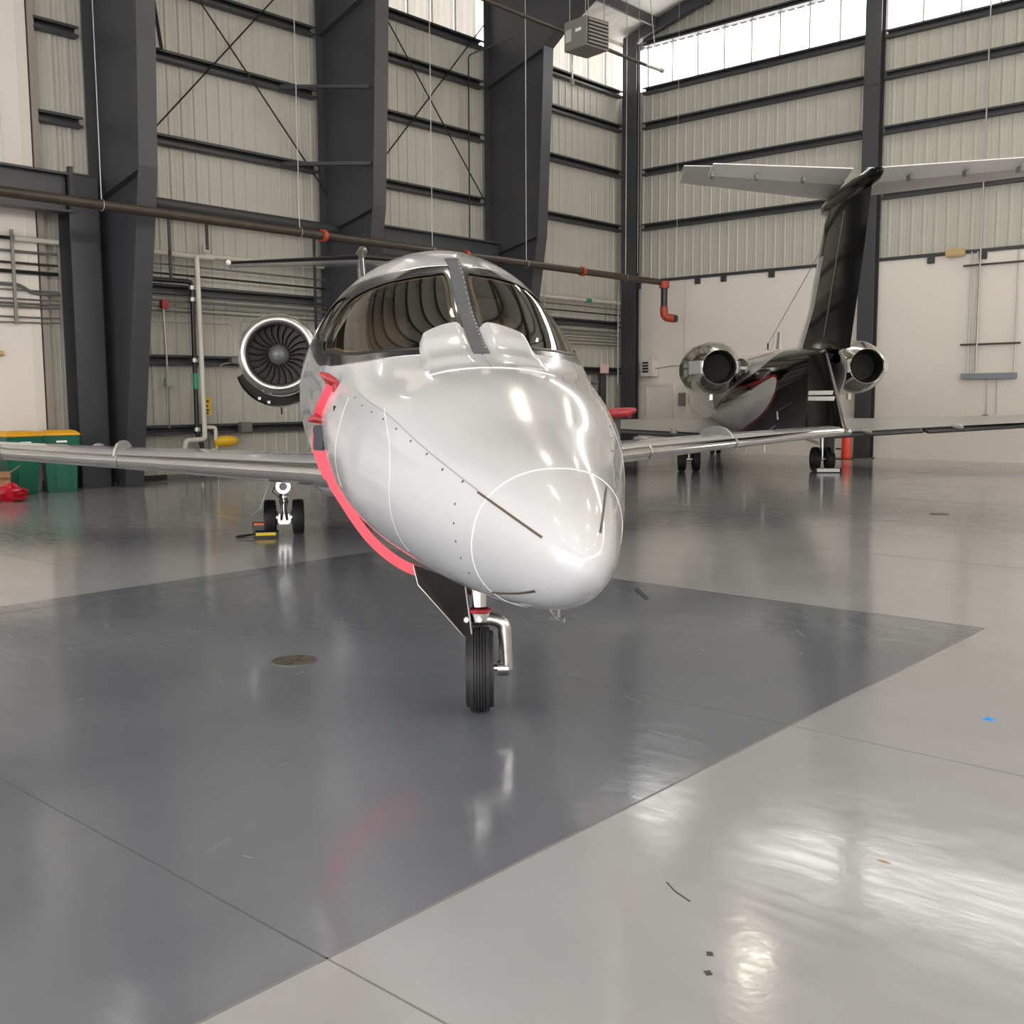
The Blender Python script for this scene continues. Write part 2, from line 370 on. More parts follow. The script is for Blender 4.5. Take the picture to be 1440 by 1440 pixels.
# ================= STEEL FRAMES =================
def frame(yc,label,rafter=True):
    # main rigid frame: tapering web plate with inner and outer flanges, haunch and rafter
    t=tag(empty('steel_column',(0,0,0)),label,'column')
    y0,y1=yc-.19,yc+.19
    inner=[(-19.22,0),(-18.22,5.95),(-18.05,9.4),(-18.0,10.65),(-17.6,10.95),(-16.2,11.75),(-13,13.2),(-8,14.9),(0,16.55)]
    outer=[(XW+.23,0),(XW+.23,12.5),(0,roofz(0)-.32)]
    web=[(x,z) for x,z in inner]+[(x,z) for x,z in outer[::-1]]
    MB().prism(web,1,yc-.012,yc+.012).build('web_plate',M_steel,t)
    # inner flange follows the inner edge
    def flange(pts,off,name):
        for (xa,za),(xb,zb) in zip(pts[:-1],pts[1:]):
            dx,dz=xb-xa,zb-za; l=math.hypot(dx,dz); nx,nz=dz/l*off,-dx/l*off
            MB().prism([(xa,za),(xb,zb),(xb+nx,zb+nz),(xa+nx,za+nz)],1,y0,y1).build(name,M_steel,t)
    flange(inner[:5],.03,'flange'); flange(inner[4:],.03,'rafter_flange'); flange(outer[:2],-.03,'flange')
    # stiffener at the knee
    MB().prism([(-18.24,5.93),(-20.03,5.52),(-20.03,5.49),(-18.24,5.90)],1,y0+.02,y1-.02).build('stiffener',M_steel,t)
    MB().prism([(-18.02,10.62),(-20.03,10.0),(-20.03,9.97),(-18.02,10.59)],1,y0+.02,y1-.02).build('stiffener',M_steel,t)
    bp=MB(); bp.box((-20.15,y0-.03,0),(-19.12,y1+.03,.03))
    for i in range(4): bp.tube([(-19.95+i*.25,y0+.06,.03),(-19.95+i*.25,y0+.06,.10)],.015,8); 
    bp.build('base_plate',M_steel2,t); return t
frame(10.46,'charcoal tapered steel column standing beside the green bins')
c2=frame(16.06,'charcoal tapered steel column whose foot is hidden behind the engine of the white jet')
frame(21.71,'charcoal tapered steel column rising behind the cockpit, below the hanging heater')
frame(4.6,'charcoal tapered steel column just outside the left edge of the picture')
def hcol(name,x0,x1,y0,y1,z1,label,alongx=True,tk=.03):
    t=tag(empty(name,((x0+x1)/2,(y0+y1)/2,0)),label,'column'); t.location=(0,0,0)
    if alongx: # flanges are planes facing -Y/+Y
        boxo('flange',(x0,y0,0),(x1,y0+tk,z1),M_steel,t); boxo('flange',(x0,y1-tk,0),(x1,y1,z1),M_steel,t); boxo('web_plate',((x0+x1)/2-.012,y0+tk,0),((x0+x1)/2+.012,y1-tk,z1),M_steel,t)
    else:
        boxo('flange',(x0,y0,0),(x0+tk,y1,z1),M_steel,t); boxo('flange',(x1-tk,y0,0),(x1,y1,z1),M_steel,t); boxo('web_plate',(x0+tk,(y0+y1)/2-.012,0),(x1-tk,(y0+y1)/2+.012,z1),M_steel,t)
    for zz in (3.6,7.2,9.8):
        if zz<z1: boxo('splice_plate',(x0+.04,y0-.012,zz),(x1-.04,y0-.001,zz+.02),M_steel2,t)
    boxo('base_plate',(x0-.04,y0-.04,0),(x1+.04,y1+.02,.025),M_steel2,t)
    return t
hcol('steel_column',-19.98,-19.45,27.72,27.94,12.5,'narrow charcoal steel column in the corner where the two walls meet')
hcol('steel_column',-12.22,-11.78,27.80,28.10,roofz(-12)-.35,'charcoal steel column on the back wall, behind the black tail fin')
hcol('steel_column',-4.2,-3.8,27.80,28.10,roofz(-4)-.35,'charcoal back wall column outside the right edge of the picture')
# short column carrying the office beam
t=tag(empty('crane_column',(0,0,0)),'shorter charcoal column left of the main one, carrying the big beam','column')
boxo('flange',(-19.63,9.62,0),(-19.60,10.19,5.90),M_steel,t); boxo('flange',(-20.08,9.62,0),(-20.05,10.19,5.90),M_steel,t); boxo('web_plate',(-20.05,9.89,0),(-19.63,9.92,5.90),M_steel,t)
boxo('cap_plate',(-20.1,9.58,5.90),(-19.58,10.22,5.93),M_steel2,t); boxo('angle_cleat',(-19.60,9.60,5.19),(-19.50,9.68,6.02),M_steel2,t)
t=tag(empty('steel_beam',(0,0,0)),'deep charcoal beam along the office wall under its window','beam')
boxo('beam_flange',(-19.84,2,5.86),(-19.50,9.60,5.90),M_steel,t); boxo('beam_flange',(-19.84,2,5.18),(-19.50,9.60,5.22),M_steel,t); boxo('web_plate',(-19.70,2,5.22),(-19.67,9.60,5.86),M_steel,t)
t=tag(empty('steel_beam',(0,0,0)),'deep charcoal beam between the columns just above the cockpit roof','beam')
boxo('beam_flange',(-19.74,16.28,5.80),(-19.42,21.48,5.84),M_steel,t); boxo('beam_flange',(-19.74,16.28,5.16),(-19.42,21.48,5.20),M_steel,t); boxo('web_plate',(-19.60,16.28,5.20),(-19.56,21.48,5.80),M_steel,t)
tag(tubeo('round_strut',[(-19.62,10.70,5.60),(-19.62,15.93,5.58)],.125,M_steel2,n=16),'round charcoal strut tube running above the white pipe','strut')
# kicker struts
for z,z2,lab in ((8.62,8.52,'upper thin strut from the wall to the middle column'),(6.95,6.88,'lower thin strut from the wall to the middle column')):
    tag(MB().tube([(-20.02,14.82,z),(-18.3,15.93,z2)],.05,4).build('kicker_strut',M_steel),lab,'strut')
tag(MB().tube([(-20.0,11.9,8.75),(-18.4,10.72,9.7)],.05,4).build('kicker_strut',M_steel),'short dark strut at the upper right of the left column','strut')
# X bracing rods
for a,b,za,zb,lab in ((12.0,16.0,10.75,6.45,'thin brace rod falling to the right in the left wall bay'),(15.2,10.75,11.0,6.15,'thin brace rod rising to the right in the left wall bay'),
                  (18.0,21.45,10.80,6.93,'thin brace rod falling to the right in the middle wall bay'),(21.45,17.0,11.57,6.65,'thin brace rod rising to the right in the middle wall bay')):
    tag(tubeo('brace_rod',[(-20.01+(.012 if b<a else 0.05),a,za),(-20.01+(.012 if b<a else .05),b,zb)],.018,M_gasket,n=6),lab,'rod')

# ================= PIPES =================
def pipe(name,pts,r,m,label,cat='pipe',rb=.1,n=8): return tag(tubeo(name,bend(pts,rb) if len(pts)>2 else pts,r,m,n=n),label,cat)
LX=-20.02
t=tag(empty('sprinkler_main',(0,0,0)),'long dark iron pipe crossing in front of the columns with orange couplings','pipe')
tubeo('pipe_run',[(-17.8,3.0,5.07),(-17.8,26.6,5.07)],.09,M_pipe,t,n=16)
for y in (7.35,14.15,18.4,22.9):
    MB().lathe([(-.05,.09),(-.05,.125),(.05,.125),(.05,.09)],16,'y',(-17.8,y,5.07)).build('coupling',M_rust,t,smooth=30)
for y in (9.32,13.55,17.3,20.6,24.9):
    MB().tube([(-17.8+.1*math.cos(a),y,5.07+.1*math.sin(a)) for a in [PI*2*i/12 for i in range(13)]],.008,6).build('hanger_loop',M_pipem,t,smooth=60)
    tubeo('hanger_rod',[(-17.8,y,5.165),(-17.8,y,12.6)],.009,M_pipem,t,n=6)
t2=tag(empty('deluge_valve',(0,0,0)),'red and black drop pipe with elbow at the far end of the long pipe','valve')
MB().lathe([(-.10,.11),(-.10,.15),(.10,.15),(.10,.11)],14,'z',(-17.72,26.75,5.0)).build('flange_top',M_rust,t2,smooth=30)
tubeo('drop_pipe',[(-17.72,26.75,4.90),(-17.72,26.75,4.35)],.10,M_gasket,t2,n=14)
tubeo('elbow',bend([(-17.72,26.75,4.36),(-17.72,26.75,4.05),(-17.45,26.9,4.0)],.2),.12,M_rust,t2,n=12)
MB().lathe([(0,0),(0,.11),(.06,.11),(.06,0)],12,'x',(-17.45,26.9,4.0)).build('end_cap',M_gasket,t2,smooth=30)
def wallpipes():
    # (y0,z0,y1,z1,r,material,label)
    A=[(10.7,4.28,15.9,4.26,.022,M_pvcb,'thin black pipe on the left wall just below the grey one'),
       (10.7,4.47,15.9,4.46,.022,M_pipeg,'thin grey pipe directly under the white pipe on the left wall'),
       (10.7,3.74,15.9,3.72,.035,M_pipeg,'thicker grey conduit under the fourth girt beside the black pipe'),
       (10.7,3.82,15.9,3.81,.012,M_pipeg,'hair-thin conduit right above the thicker grey one'),
       (10.7,3.60,15.9,3.60,.015,M_pipeg,'thin conduit right below the thicker grey one'),
       (10.7,3.52,15.9,3.51,.022,M_pipeg,'grey conduit level with the red alarm box')]
    for y0,z0,y1,z1,r,m,l in A: pipe('wall_pipe',[(LX+.05,y0,z0),(LX+.05,y1,z1)],r,m,l)
wallpipes()
for i,(dz,r,m,l) in enumerate(((4.45,.022,M_pipeg,'upper'),(4.27,.022,M_pvcb,'black'),(3.71,.035,M_pipeg,'thick middle'),(3.58,.018,M_pipeg,'thin middle'),(3.50,.018,M_pipeg,'thin second'),(3.40,.02,M_pipeg,'lowest'),(3.30,.02,M_pipeg,'bottom'))):
    pipe('wall_pipe',[(LX+.05,21.95,dz),(LX+.05,27.65,dz)],r,m,l+' pipe of the rack right of the cockpit')
    pipe('wall_pipe',[(LX+.05,16.3,dz),(LX+.05,21.45,dz)],r,m,l+' pipe of the rack hidden behind the cockpit')
t=tag(empty('white_pipe',(0,0,0)),'fat white pipe along the left wall with a drop to the yellow valve','pipe')
tubeo('pipe_run',[(LX+.06,10.7,4.70),(LX+.06,12.42,4.68),(LX+.06,12.9,4.69)],.055,M_pipew,t,n=10)
tubeo('pipe_run',[(LX+.06,12.7,4.71),(LX+.06,15.85,4.76)],.05,M_pipew,t)
tubeo('drop_pipe',bend([(LX+.19,12.42,4.68),(LX+.19,12.46,.86),(LX+.19,12.0,.84),(LX+.19,11.97,.68)],.10),.055,M_pipew,t)
tubeo('branch',bend([(LX+.19,12.50,1.11),(LX+.19,12.73,1.1),(LX+.19,12.72,.80)],.06),.04,M_pipew,t)
boxo('clamp',(LX+.0,12.66,4.80),(LX+.1,12.78,4.95),M_pipew,t)
t=tag(empty('white_pipe',(0,0,0)),'white pipe with a green band right of the cockpit','pipe')
tubeo('pipe_run',[(LX+.06,21.95,4.62),(LX+.06,27.6,4.65)],.055,M_pipew,t); tubeo('green_band',[(LX+.06,25.84,4.635),(LX+.06,26.1,4.637)],.062,M_green,t)
t=tag(empty('black_drain_pipe',(0,0,0)),'black drain pipe dropping beside the white one with a green band','pipe')
tubeo('pipe_run',bend([(LX+.16,10.7,4.12),(LX+.16,12.30,4.14),(LX+.16,12.30,.95),(LX+.16,12.40,.75),(LX+.16,12.40,.05)],.1),.05,M_pvcb,t)
tubeo('green_band',[(LX+.16,12.30,2.25),(LX+.16,12.30,1.92)],.056,M_green,t)
for z in (4.02,3.78,2.52,1.07,.62,.14): MB().lathe([(-.04,.05),(-.04,.068),(.04,.068),(.04,.05)],12,'z',(LX+.16,12.30 if z>.9 else 12.40,z)).build('coupling',M_pipem,t,smooth=30)
for i,(y,z1,z2,m,l) in enumerate(((11.84,5.45,4.10,M_steel2,'dark rod beside the left column above the black pipe'),(12.72,5.5,4.84,M_gasket,'dark riser dropping onto the white pipe clamp'),(15.53,5.45,3.3,M_steel2,'dark rod crossing the pipes next to the middle column'))):
    tag(boxo('support_rod',(LX+.12,y-.03,z2),(LX+.15,y+.03,z1),m),l,'rod')
pipe('conduit_drop',[(LX+.10,10.7,3.29),(LX+.10,13.3,3.31),(LX+.10,13.33,2.62)],.016,M_pipem,'thin conduit turning down left of the engine to a small box')
pipe('conduit_drop',[(LX+.13,14.6,3.40),(LX+.13,13.50,3.39),(LX+.13,13.48,1.17)],.018,M_pipem,'long thin conduit dropping to the box left of the gear door')
pipe('conduit_drop',[(LX+.10,13.30,2.50),(LX+.10,12.95,2.45),(LX+.10,12.95,1.17)],.012,M_pipem,'hair-thin drop right of the white pipe')
tag(MB().box((LX+.05,13.2,2.47),(LX+.18,13.5,2.60)).build('junction_box',M_pipeg,bevel=.01),'flat grey box on the girt left of the engine','electrical box')
tag(MB().box((LX+.05,13.38,.98),(LX+.20,13.66,1.2)).build('junction_box',M_pipeg,bevel=.01),'grey box on the lowest girt near the gear leg','electrical box')
t=tag(empty('fire_alarm_pull',(0,0,0)),'small red alarm box with a conduit below, right of the left column','alarm')
MB().box((LX+.08,11.58,3.55),(LX+.2,11.74,3.73)).build('housing',M_redd,t,bevel=.01); tubeo('conduit',[(LX+.1,11.66,3.55),(LX+.1,11.70,2.14)],.02,M_pipem,t,n=8)
MB().box((LX+.05,11.62,1.96),(LX+.18,11.82,2.14)).build('junction_box',M_pipem,t,bevel=.01); tubeo('conduit',[(LX+.1,11.71,1.96),(LX+.1,11.69,1.1)],.015,M_pipeg,t,n=8)
t=tag(empty('warning_sign',(0,0,0)),'small yellow sign on the wall right of the white drop pipe','sign')
MB().box((LX-.02,12.53,1.36),(LX+.0,12.76,1.74)).build('sign_plate',M_yellow,t); 
for z,w in ((1.66,.12),(1.56,.08),(1.47,.12),(1.41,.08)): MB().box((LX+.001,12.645-w/2,z-.018),(LX+.004,12.645+w/2,z+.018)).build('print',M_gasket,t)
t=tag(empty('yellow_valve_drum',(0,0,0)),'yellow rounded valve body at the end of the white branch','valve')
MB().lathe([(-.30,0),(-.29,.05),(-.2,.10),(0,.125),(.2,.10),(.29,.05),(.31,0)],18,'y',(LX+.19,12.98,.80)).build('body',M_yellow,t,smooth=50); tubeo('stem',[(LX+.19,12.74,.88),(LX+.19,12.74,.5)],.03,M_yellow,t)
tubeo('drain',[(LX+.19,12.76,.66),(LX+.19,12.76,.02)],.02,M_pipem,t)
tag(MB().box((LX+.1,11.86,.42),(LX+.28,12.08,.62)).build('meter_box',M_heat,bevel=.01),'small grey box under the end of the white pipe','electrical box')
for y,l in ((12.05,'thin riser in front of the floor line, left'),(12.62,'thin grey riser beside the black drain pipe')): tag(tubeo('riser',[(LX+.1,y,.05),(LX+.1,y,.60 if y<12.3 else 1.0)],.022,M_pipeg,n=8),l,'pipe')
# office wall pipes
ox=OX+.07
for i,(za,zb,r,m,l) in enumerate(((4.66,4.68,.032,M_pvcb,'black pipe, topmost of the pipes on the office wall'),(4.42,4.45,.025,M_pipeg,'grey pipe second from the top on the office wall'),(4.21,4.24,.022,M_pipe,'brown black pipe third from the top on the office wall'),(4.05,4.08,.036,M_pvcb,'thick black pipe fourth from the top on the office wall'),
       (3.70,3.75,.013,M_pipeg,'thin conduit above the trio on the office wall'),(3.57,3.58,.016,M_pipeg,'top conduit of the trio on the office wall'),(3.49,3.50,.02,M_pipeg,'middle conduit of the trio on the office wall'),(3.43,3.44,.02,M_pipeg,'bottom conduit of the trio on the office wall'),(3.24,3.25,.016,M_pipeg,'thin conduit below the trio on the office wall'))):
    pipe('office_pipe',[(ox,2.0,za-.02),(ox,9.55,zb)],r,m,l)
tag(tubeo('white_sleeve',[(ox,8.75,4.675),(ox,9.58,4.68)],.052,M_pipew),'white pipe sleeve on the topmost office wall pipe','pipe sleeve')
pipe('offset_conduit',[(ox+.0,2.0,3.84),(ox+.0,8.80,3.84),(ox+.0,9.04,3.70),(ox+.0,9.57,3.70)],.032,M_pipeg,'grey conduit with a downward jog on the office wall')
pipe('office_conduit',[(ox,9.55,3.16),(ox,8.35,3.14),(ox,8.25,3.05),(ox,8.24,2.66)],.014,M_pipeg,'thin conduit bending down to the tan lamp on the office wall')
tag(boxo('strut_channel',(ox+.05,8.66,3.10),(ox+.085,8.72,4.82),M_pipeg),'upright slotted channel holding the office wall pipes','channel')
t=tag(empty('emergency_light',(0,0,0)),'tan emergency light on the office wall at the left picture edge','light')
MB().box((ox-.05,8.02,2.50),(ox+.05,8.34,2.63)).build('housing',M_tan,t,bevel=.02); MB().lathe([(-.04,.0),(-.04,.05),(.04,.05),(.05,0)],12,'y',(ox,8.40,2.565)).build('lamp_head',M_tan,t,smooth=40)
# pink sign and post right of cockpit
tag(boxo('pink_notice',(LX+.22,26.38,2.44),(LX+.24,26.80,2.72),M_sign),'small pale pink notice on the girt right of the cockpit','sign')
tag(boxo('door_post',(LX+.05,26.5,.02),(LX+.16,26.78,2.4),M_steel2),'dark short post under the pink notice','post')
pipe('conduit_drop',[(LX+.3,27.2,5.0),(LX+.3,27.2,2.0)],.02,M_pipem,'pale conduit dropping beside the corner column')
pipe('conduit_drop',[(LX+.3,23.6,5.0),(LX+.3,23.6,3.0)],.014,M_pipem,'pale rod hanging beside the cockpit roof')
# thin upper pipes
t=tag(empty('gas_pipe',(0,0,0)),'thin dark pipe running past the hanging heater with a pale end','pipe')
tubeo('pipe_run',[(-16,6,10.12),(-16,23.2,10.12)],.045,M_pipe,t); tubeo('pale_end',[(-16,23.2,10.12),(-16,23.95,10.14)],.045,M_pipem,t); MB().lathe([(-.05,0),(-.05,.06),(.03,.06),(.03,0)],10,'y',(-16,23.95,10.14)).build('end_cap',M_pipem,t)
tubeo('hanger_rod',[(-16,23.7,10.18),(-16.2,23.4,roofz(-16.2)-.3)],.012,M_pipem,t,n=6)
pipe('branch_pipe',[(-18.9,21.4,11.02),(-20.0,20.85,10.66),(-20.0,20.83,5.9)],.02,M_pvcb,'thin black pipe bending down the wall of the middle bay')
pipe('roof_pipe',[(-15.4,22.4,11.6),(-14.2,24.6,12.3)],.03,M_pipe,'short brown pipe under the roof right of the heater')
for x,y,l in ((-17.6,25.2,'left'),(-17.2,26.6,'right')): tag(tubeo('hanger_wire',[(x,y,5.2),(x,y,roofz(x)-.3)],.006,M_pipem,n=5),f'thin hanging wire in the last wall bay, {l}','wire')
# unit heater
t=tag(empty('unit_heater',(-15.3,19.9,9.82),math.radians(-8)),'grey box heater with black louvres hanging under the roof','heater')
MB().box((-.36,-.42,-.30),(.36,.30,.34)).build('casing',M_heat,t,bevel=.012)
for i in range(7): MB().box((.365,-.36,-.24+i*.08),(.40,.24,-.20+i*.08)).build('louver',M_heat,t)
boxo('louver_cavity',(.355,-.38,-.27),(.364,.27,.31),M_gasket,t); boxo('name_plate',(.02,-.432,.05),(.20,-.421,.12),M_label,t); boxo('burner_panel',(-.30,-.436,-.12),(-.12,-.421,.15),M_alu,t)
for x in (-.3,.3):
    for y in (-.3,.2): tubeo('hanger_rod',[(x,y,.34),(x,y,2.8)],.01,M_pipeg,t,n=6)
tubeo('drop_switch',[(-.32,-.2,-.30),(-.32,-.2,-.85)],.02,M_pipem,t,n=6); boxo('switch_end',(-.36,-.23,-1.0),(-.28,-.17,-.85),M_heat,t)
# high-bay lamps
k=0
LP=[(-12.7,23.5),(-5,23.5),(3,23.5),(-12.7,16),(-5,16),(3,16),(-9,9),(-1,9),(7,9),(-9,1),(-1,1),(7,1),(-9,-7),(-1,-7),(7,-7)]
for i,(x,y) in enumerate(LP):
    z=13.1 if abs(x)>11 else 13.6
    row={23.5:'nearest the back wall',16:'over the far jet',9:'over the white jet',1:'over the camera',-7:'by the hangar door'}[y]
    colm={-12.7:'left',-9:'left',-5:'centre',-1:'centre',3:'right',7:'right'}[x]
    t=tag(empty('high_bay_lamp',(x,y,z)),f'round high-bay roof lamp {row}, {colm} of its row','lamp','high-bay lamps under the roof')
    MB().lathe([(.35,.04),(.33,.10),(.12,.14),(.0,.30),(-.02,.30),(.1,.12)],20,'z').build('reflector',M_alu,t,smooth=40)
    MB().lathe([(.0,.0),(.0,.27)],20,'z').build('lens',M_lamp,t,fix=False)
    tubeo('cord',[(0,0,.34),(0,0,roofz(x)-z-.1)],.012,M_gasket,t,n=6)
# ================= BACK WALL FITTINGS =================
by=YB-.09
t=tag(empty('wall_heater',(-19.02,27.93,2.6),0),'pale louvred box on the back wall beside the corner column','heater')
MB().box((-.22,-.16,-.26),(.22,.16,.24)).build('housing',M_box,t,bevel=.01)
for i in range(4): boxo('louver',(-.16,-.175,-.14+i*.09),(.06,-.161,-.08+i*.09),M_gasket,t)
MB().prism([(-.1,.24),(.16,.24),(.16,.5)],1,-.02,.02).build('bracket',M_box,t); tubeo('cable',[(.22,0,-.02),(.8,.05,.05),(1.4,.08,.04)],.012,M_pipeg,t,n=6)
tag(MB().box((-18.02,by-.08,1.42),(-17.80,by+.02,1.82)).build('disconnect_switch',M_heat,bevel=.01),'grey switch box on the back wall under the engine','electrical box')
tag(tubeo('wire_drop',[(-17.85,by,5.2),(-17.87,by,1.85)],.008,M_pipem,n=6),'thin wire dropping to the grey switch box','wire')
t=tag(empty('cable_tray',(0,0,0)),'blue-grey horizontal trough box on the right of the back wall','tray')
MB().box((-9.5,by-.12,2.10),(-8.17,by+.02,2.25)).build('trough',M_tray,t,bevel=.01)
for i,(x,z1,l) in enumerate(((-9.36,5.3,'leftmost'),(-9.22,5.3,'second'),(-9.16,5.3,'third'),(-8.24,5.25,'rightmost'))):
    tag(tubeo('conduit',[(x,by-.05,2.26),(x,by-.05,z1)],.016,M_pipem,n=8),l+' upright conduit above the blue-grey trough','conduit')
tag(tubeo('tall_conduit',[(-9.10,27.9,2.3),(-9.10,27.9,12.3)],.02,M_pipem,n=8),'tall pale conduit running up over the metal siding','conduit')
for z,l in ((4.96,'upper'),(2.98,'lower')): tag(boxo('slotted_channel',(-9.55,by-.10,z-.03),(-8.1,by-.068,z+.02),M_pipe),l+' slotted bar across the upright conduits','channel')
for x,l in ((-8.88,'left'),(-8.64,'right')): tag(tubeo('cable_drop',[(x,by-.03,2.09),(x+.02,by-.03,1.22)],.010,M_pipem,n=6),l+' cable hanging below the blue-grey trough','cable')
tag(MB().lathe([(0,0),(0,.12),(.10,.07),(.12,0)],12,'z',(-8.87,by-.05,1.10)).build('bell_fitting',M_heat),'small grey bell fitting under the left cable','fitting')
tag(MB().box((-9.98,by-.22,5.20),(-9.50,by-.06,5.40)).build('emergency_light',M_tan,bevel=.03),'tan light box at the top of the white back wall','light')
# red marker post and cone-like extinguisher
t=tag(empty('fire_extinguisher',(-12.15,27.2,0)),'red cylinder with white top standing before the back column','extinguisher')
MB().lathe([(0,0),(0,.13),(.62,.12),(.70,.07),(.72,0)],16,'z').build('body',M_cone,t,smooth=40); MB().lathe([(.72,.0),(.72,.08),(.90,.06),(.92,0)],14,'z').build('head',M_label,t,smooth=40); boxo('black_band',(-.24,-.14,.26),(-.10,-.10,.30),M_gasket,t)
boxo('foot',(-.3,-.16,0),(.16,.16,.02),M_gasket,t)

# ================= BINS, BOX, BAG =================
def wheelie(x,y,rz,label):
    t=tag(empty('wheeled_bin',(x,y,0),rz),label,'bin','green bins with yellow lids')
    def ring(w,d,z,off=0): return [(off+d/2,-w/2,z),(off+d/2,w/2,z),(off-d/2,w/2,z),(off-d/2,-w/2,z)]
    def loft(rs):
        mb=MB(); vs=sum(rs,[]); fs=[(3,2,1,0)]
        for i in range(len(rs)-1): fs+=[(i*4+j,i*4+(j+1)%4,(i+1)*4+(j+1)%4,(i+1)*4+j) for j in range(4)]
        n=len(rs)-1; fs+=[(n*4,n*4+1,n*4+2,n*4+3)]; mb.add(vs,fs); return mb
    loft([ring(.50,.48,0.0),ring(.58,.56,.78),ring(.58,.60,.80)]).build('body',M_bin,t,bevel=.015)
    loft([ring(.62,.66,.80,.02),ring(.65,.70,1.06,.02)]).build('rim_collar',M_bin,t,bevel=.015)
    loft([ring(.67,.74,1.06,.02),ring(.66,.73,1.09,.02),ring(.50,.56,1.15,.0)]).build('lid',M_lid,t,bevel=.012)
    boxo('paper_label',(.374,-.09,.93),(.402,.09,.965),M_label,t); boxo('pocket_label',(.290,-.06,.66),(.302,.06,.675),M_label,t)
    MB().prism([(-.11,.08),(.11,.08),(.11,.55),(.08,.62),(-.08,.62),(-.11,.55)],0,.25,.275).build('front_recess',M_bin,t,bevel=.006)
    tubeo('handle',[(-.36,-.2,1.0),(-.42,-.2,1.02),(-.42,.2,1.02),(-.36,.2,1.0)],.015,M_bin,t)
    for s in (-1,1): MB().lathe([(-.03,0),(-.03,.10),(.03,.10),(.03,0)],16,'y',(-.24,s*.245,.10)).build('wheel',M_tire,t,smooth=40)
    return t
wheelie(-19.42,8.33,-.02,'left green bin with a yellow lid, nearer the cardboard box')
wheelie(-19.42,9.10,-.30,'right green bin with a yellow lid, next to the charcoal column')
def carton(x,y,z,rz,w,d,h,label,flaps=True):
    t=tag(empty('cardboard_box',(x,y,z),rz),label,'box')
    mb=MB(); e=.008
    mb.box((-w/2,-d/2,0),(w/2,d/2,e)); mb.box((-w/2,-d/2,0),(-w/2+e,d/2,h)); mb.box((w/2-e,-d/2,0),(w/2,d/2,h)); mb.box((-w/2,-d/2,0),(w/2,-d/2+e,h)); mb.box((-w/2,d/2-e,0),(w/2,d/2,h)); mb.build('carton',M_card,t)
    if flaps:
        MB().add([(w/2,-d/2,h),(w/2,d/2,h),(w/2+.16,d/2+.02,h-.07),(w/2+.16,-d/2-.02,h-.07),(w/2,-d/2,h-.006),(w/2,d/2,h-.006),(w/2+.16,d/2+.02,h-.076),(w/2+.16,-d/2-.02,h-.076)],[(0,1,2,3),(7,6,5,4),(0,4,5,1),(3,2,6,7),(1,5,6,2),(0,3,7,4)]).build('flap',M_card,t)
        MB().add([(-w/2,d/2,h),(w/2,d/2,h),(w/2,d/2+.14,h+.10),(-w/2,d/2+.14,h+.10),(-w/2,d/2+.006,h-.004),(w/2,d/2+.006,h-.004),(w/2,d/2+.146,h+.096),(-w/2,d/2+.146,h+.096)],[(0,1,2,3),(7,6,5,4),(0,4,5,1),(3,2,6,7),(1,5,6,2),(0,3,7,4)]).build('flap',M_card,t)
        MB().add([(-w/2,-d/2,h),(w/2,-d/2,h),(w/2,-d/2-.1,h+.13),(-w/2,-d/2-.1,h+.13),(-w/2,-d/2-.006,h-.004),(w/2,-d/2-.006,h-.004),(w/2,-d/2-.106,h+.126),(-w/2,-d/2-.106,h+.126)],[(0,1,2,3),(7,6,5,4),(0,4,5,1),(3,2,6,7),(1,5,6,2),(0,3,7,4)]).build('flap',M_card,t)
carton(-18.85,7.72,0,-.45,.45,.42,.46,'open cardboard box beside the left green bin')
carton(-19.42,7.40,0,-.25,.5,.42,.62,'taller cardboard box at the left picture edge')
# red plastic bag: crumpled blob
mb=MB(); n1,n2=20,10; vs=[]; rnd=random.Random(7)
for i in range(n2):
    for j in range(n1):
        a=2*PI*j/n1; h=i/(n2-1); r=(math.sin(PI*(.15+.85*h)**.8)*.9+.12)*(.24)*(.62+.75*rnd.random()); vs.append((r*math.cos(a)*1.25,r*math.sin(a),.26*h*(1+.25*rnd.random()) if 0<i else 0.002))
fs=[(i*n1+j,i*n1+(j+1)%n1,(i+1)*n1+(j+1)%n1,(i+1)*n1+j) for i in range(n2-1) for j in range(n1)]+[tuple(range(n1))[::-1],tuple(range((n2-1)*n1,n2*n1))]
mb.add(vs,fs); tag(mb.build('plastic_bag',mat('red_plastic_film',(.45,.012,.03),.25),loc=(-18.30,7.70,0)),'crumpled red plastic bag on the floor before the cardboard box','bag')
# floor bits
def disc(name,x,y,r,m,label,cat,rimm=None):
    t=tag(empty(name,(x,y,0)),label,cat)
    MB().lathe([(.0005,r*1.0),(.004,r*1.0),(.004,r*.93),(.001,r*.93)],36,'z').build('rim',rimm or m,t)
    MB().lathe([(.0005,r*.93),(.0025,r*.93),(.0025,.0)],36,'z').build('cover',m,t,smooth=30); return t
M_mh=mat('rusty_cover',(.065,.055,.045),.5,noise=(14,.8,(.12,.10,.08)))
t=disc('floor_drain_cover',-5.55,4.09,.155,M_mh,'round rusty floor cover left of the nose wheel','floor cover',mat('cover_rim',(.16,.15,.13),.4))
for a in (0,PI/3,2*PI/3): boxo('rib',(-.13,-.003,.0026),(.13,.003,.005),M_mh,t).rotation_euler=(0,0,a)
disc('floor_drain_cover',-5.42,15.33,.13,M_mh,'small dark floor cover far right on the light floor','floor cover')
tag(MB().add([(-.03,-.01,.001),(.02,-.02,.001),(.035,.01,.001),(0,.028,.001),(-.005,0,.014)],[(0,1,4),(1,2,4),(2,3,4),(3,0,4),(3,2,1,0)]).build('bottle_cap',M_blue,loc=(-1.72,5.70,0)),'tiny bright blue plastic piece on the light floor','litter')
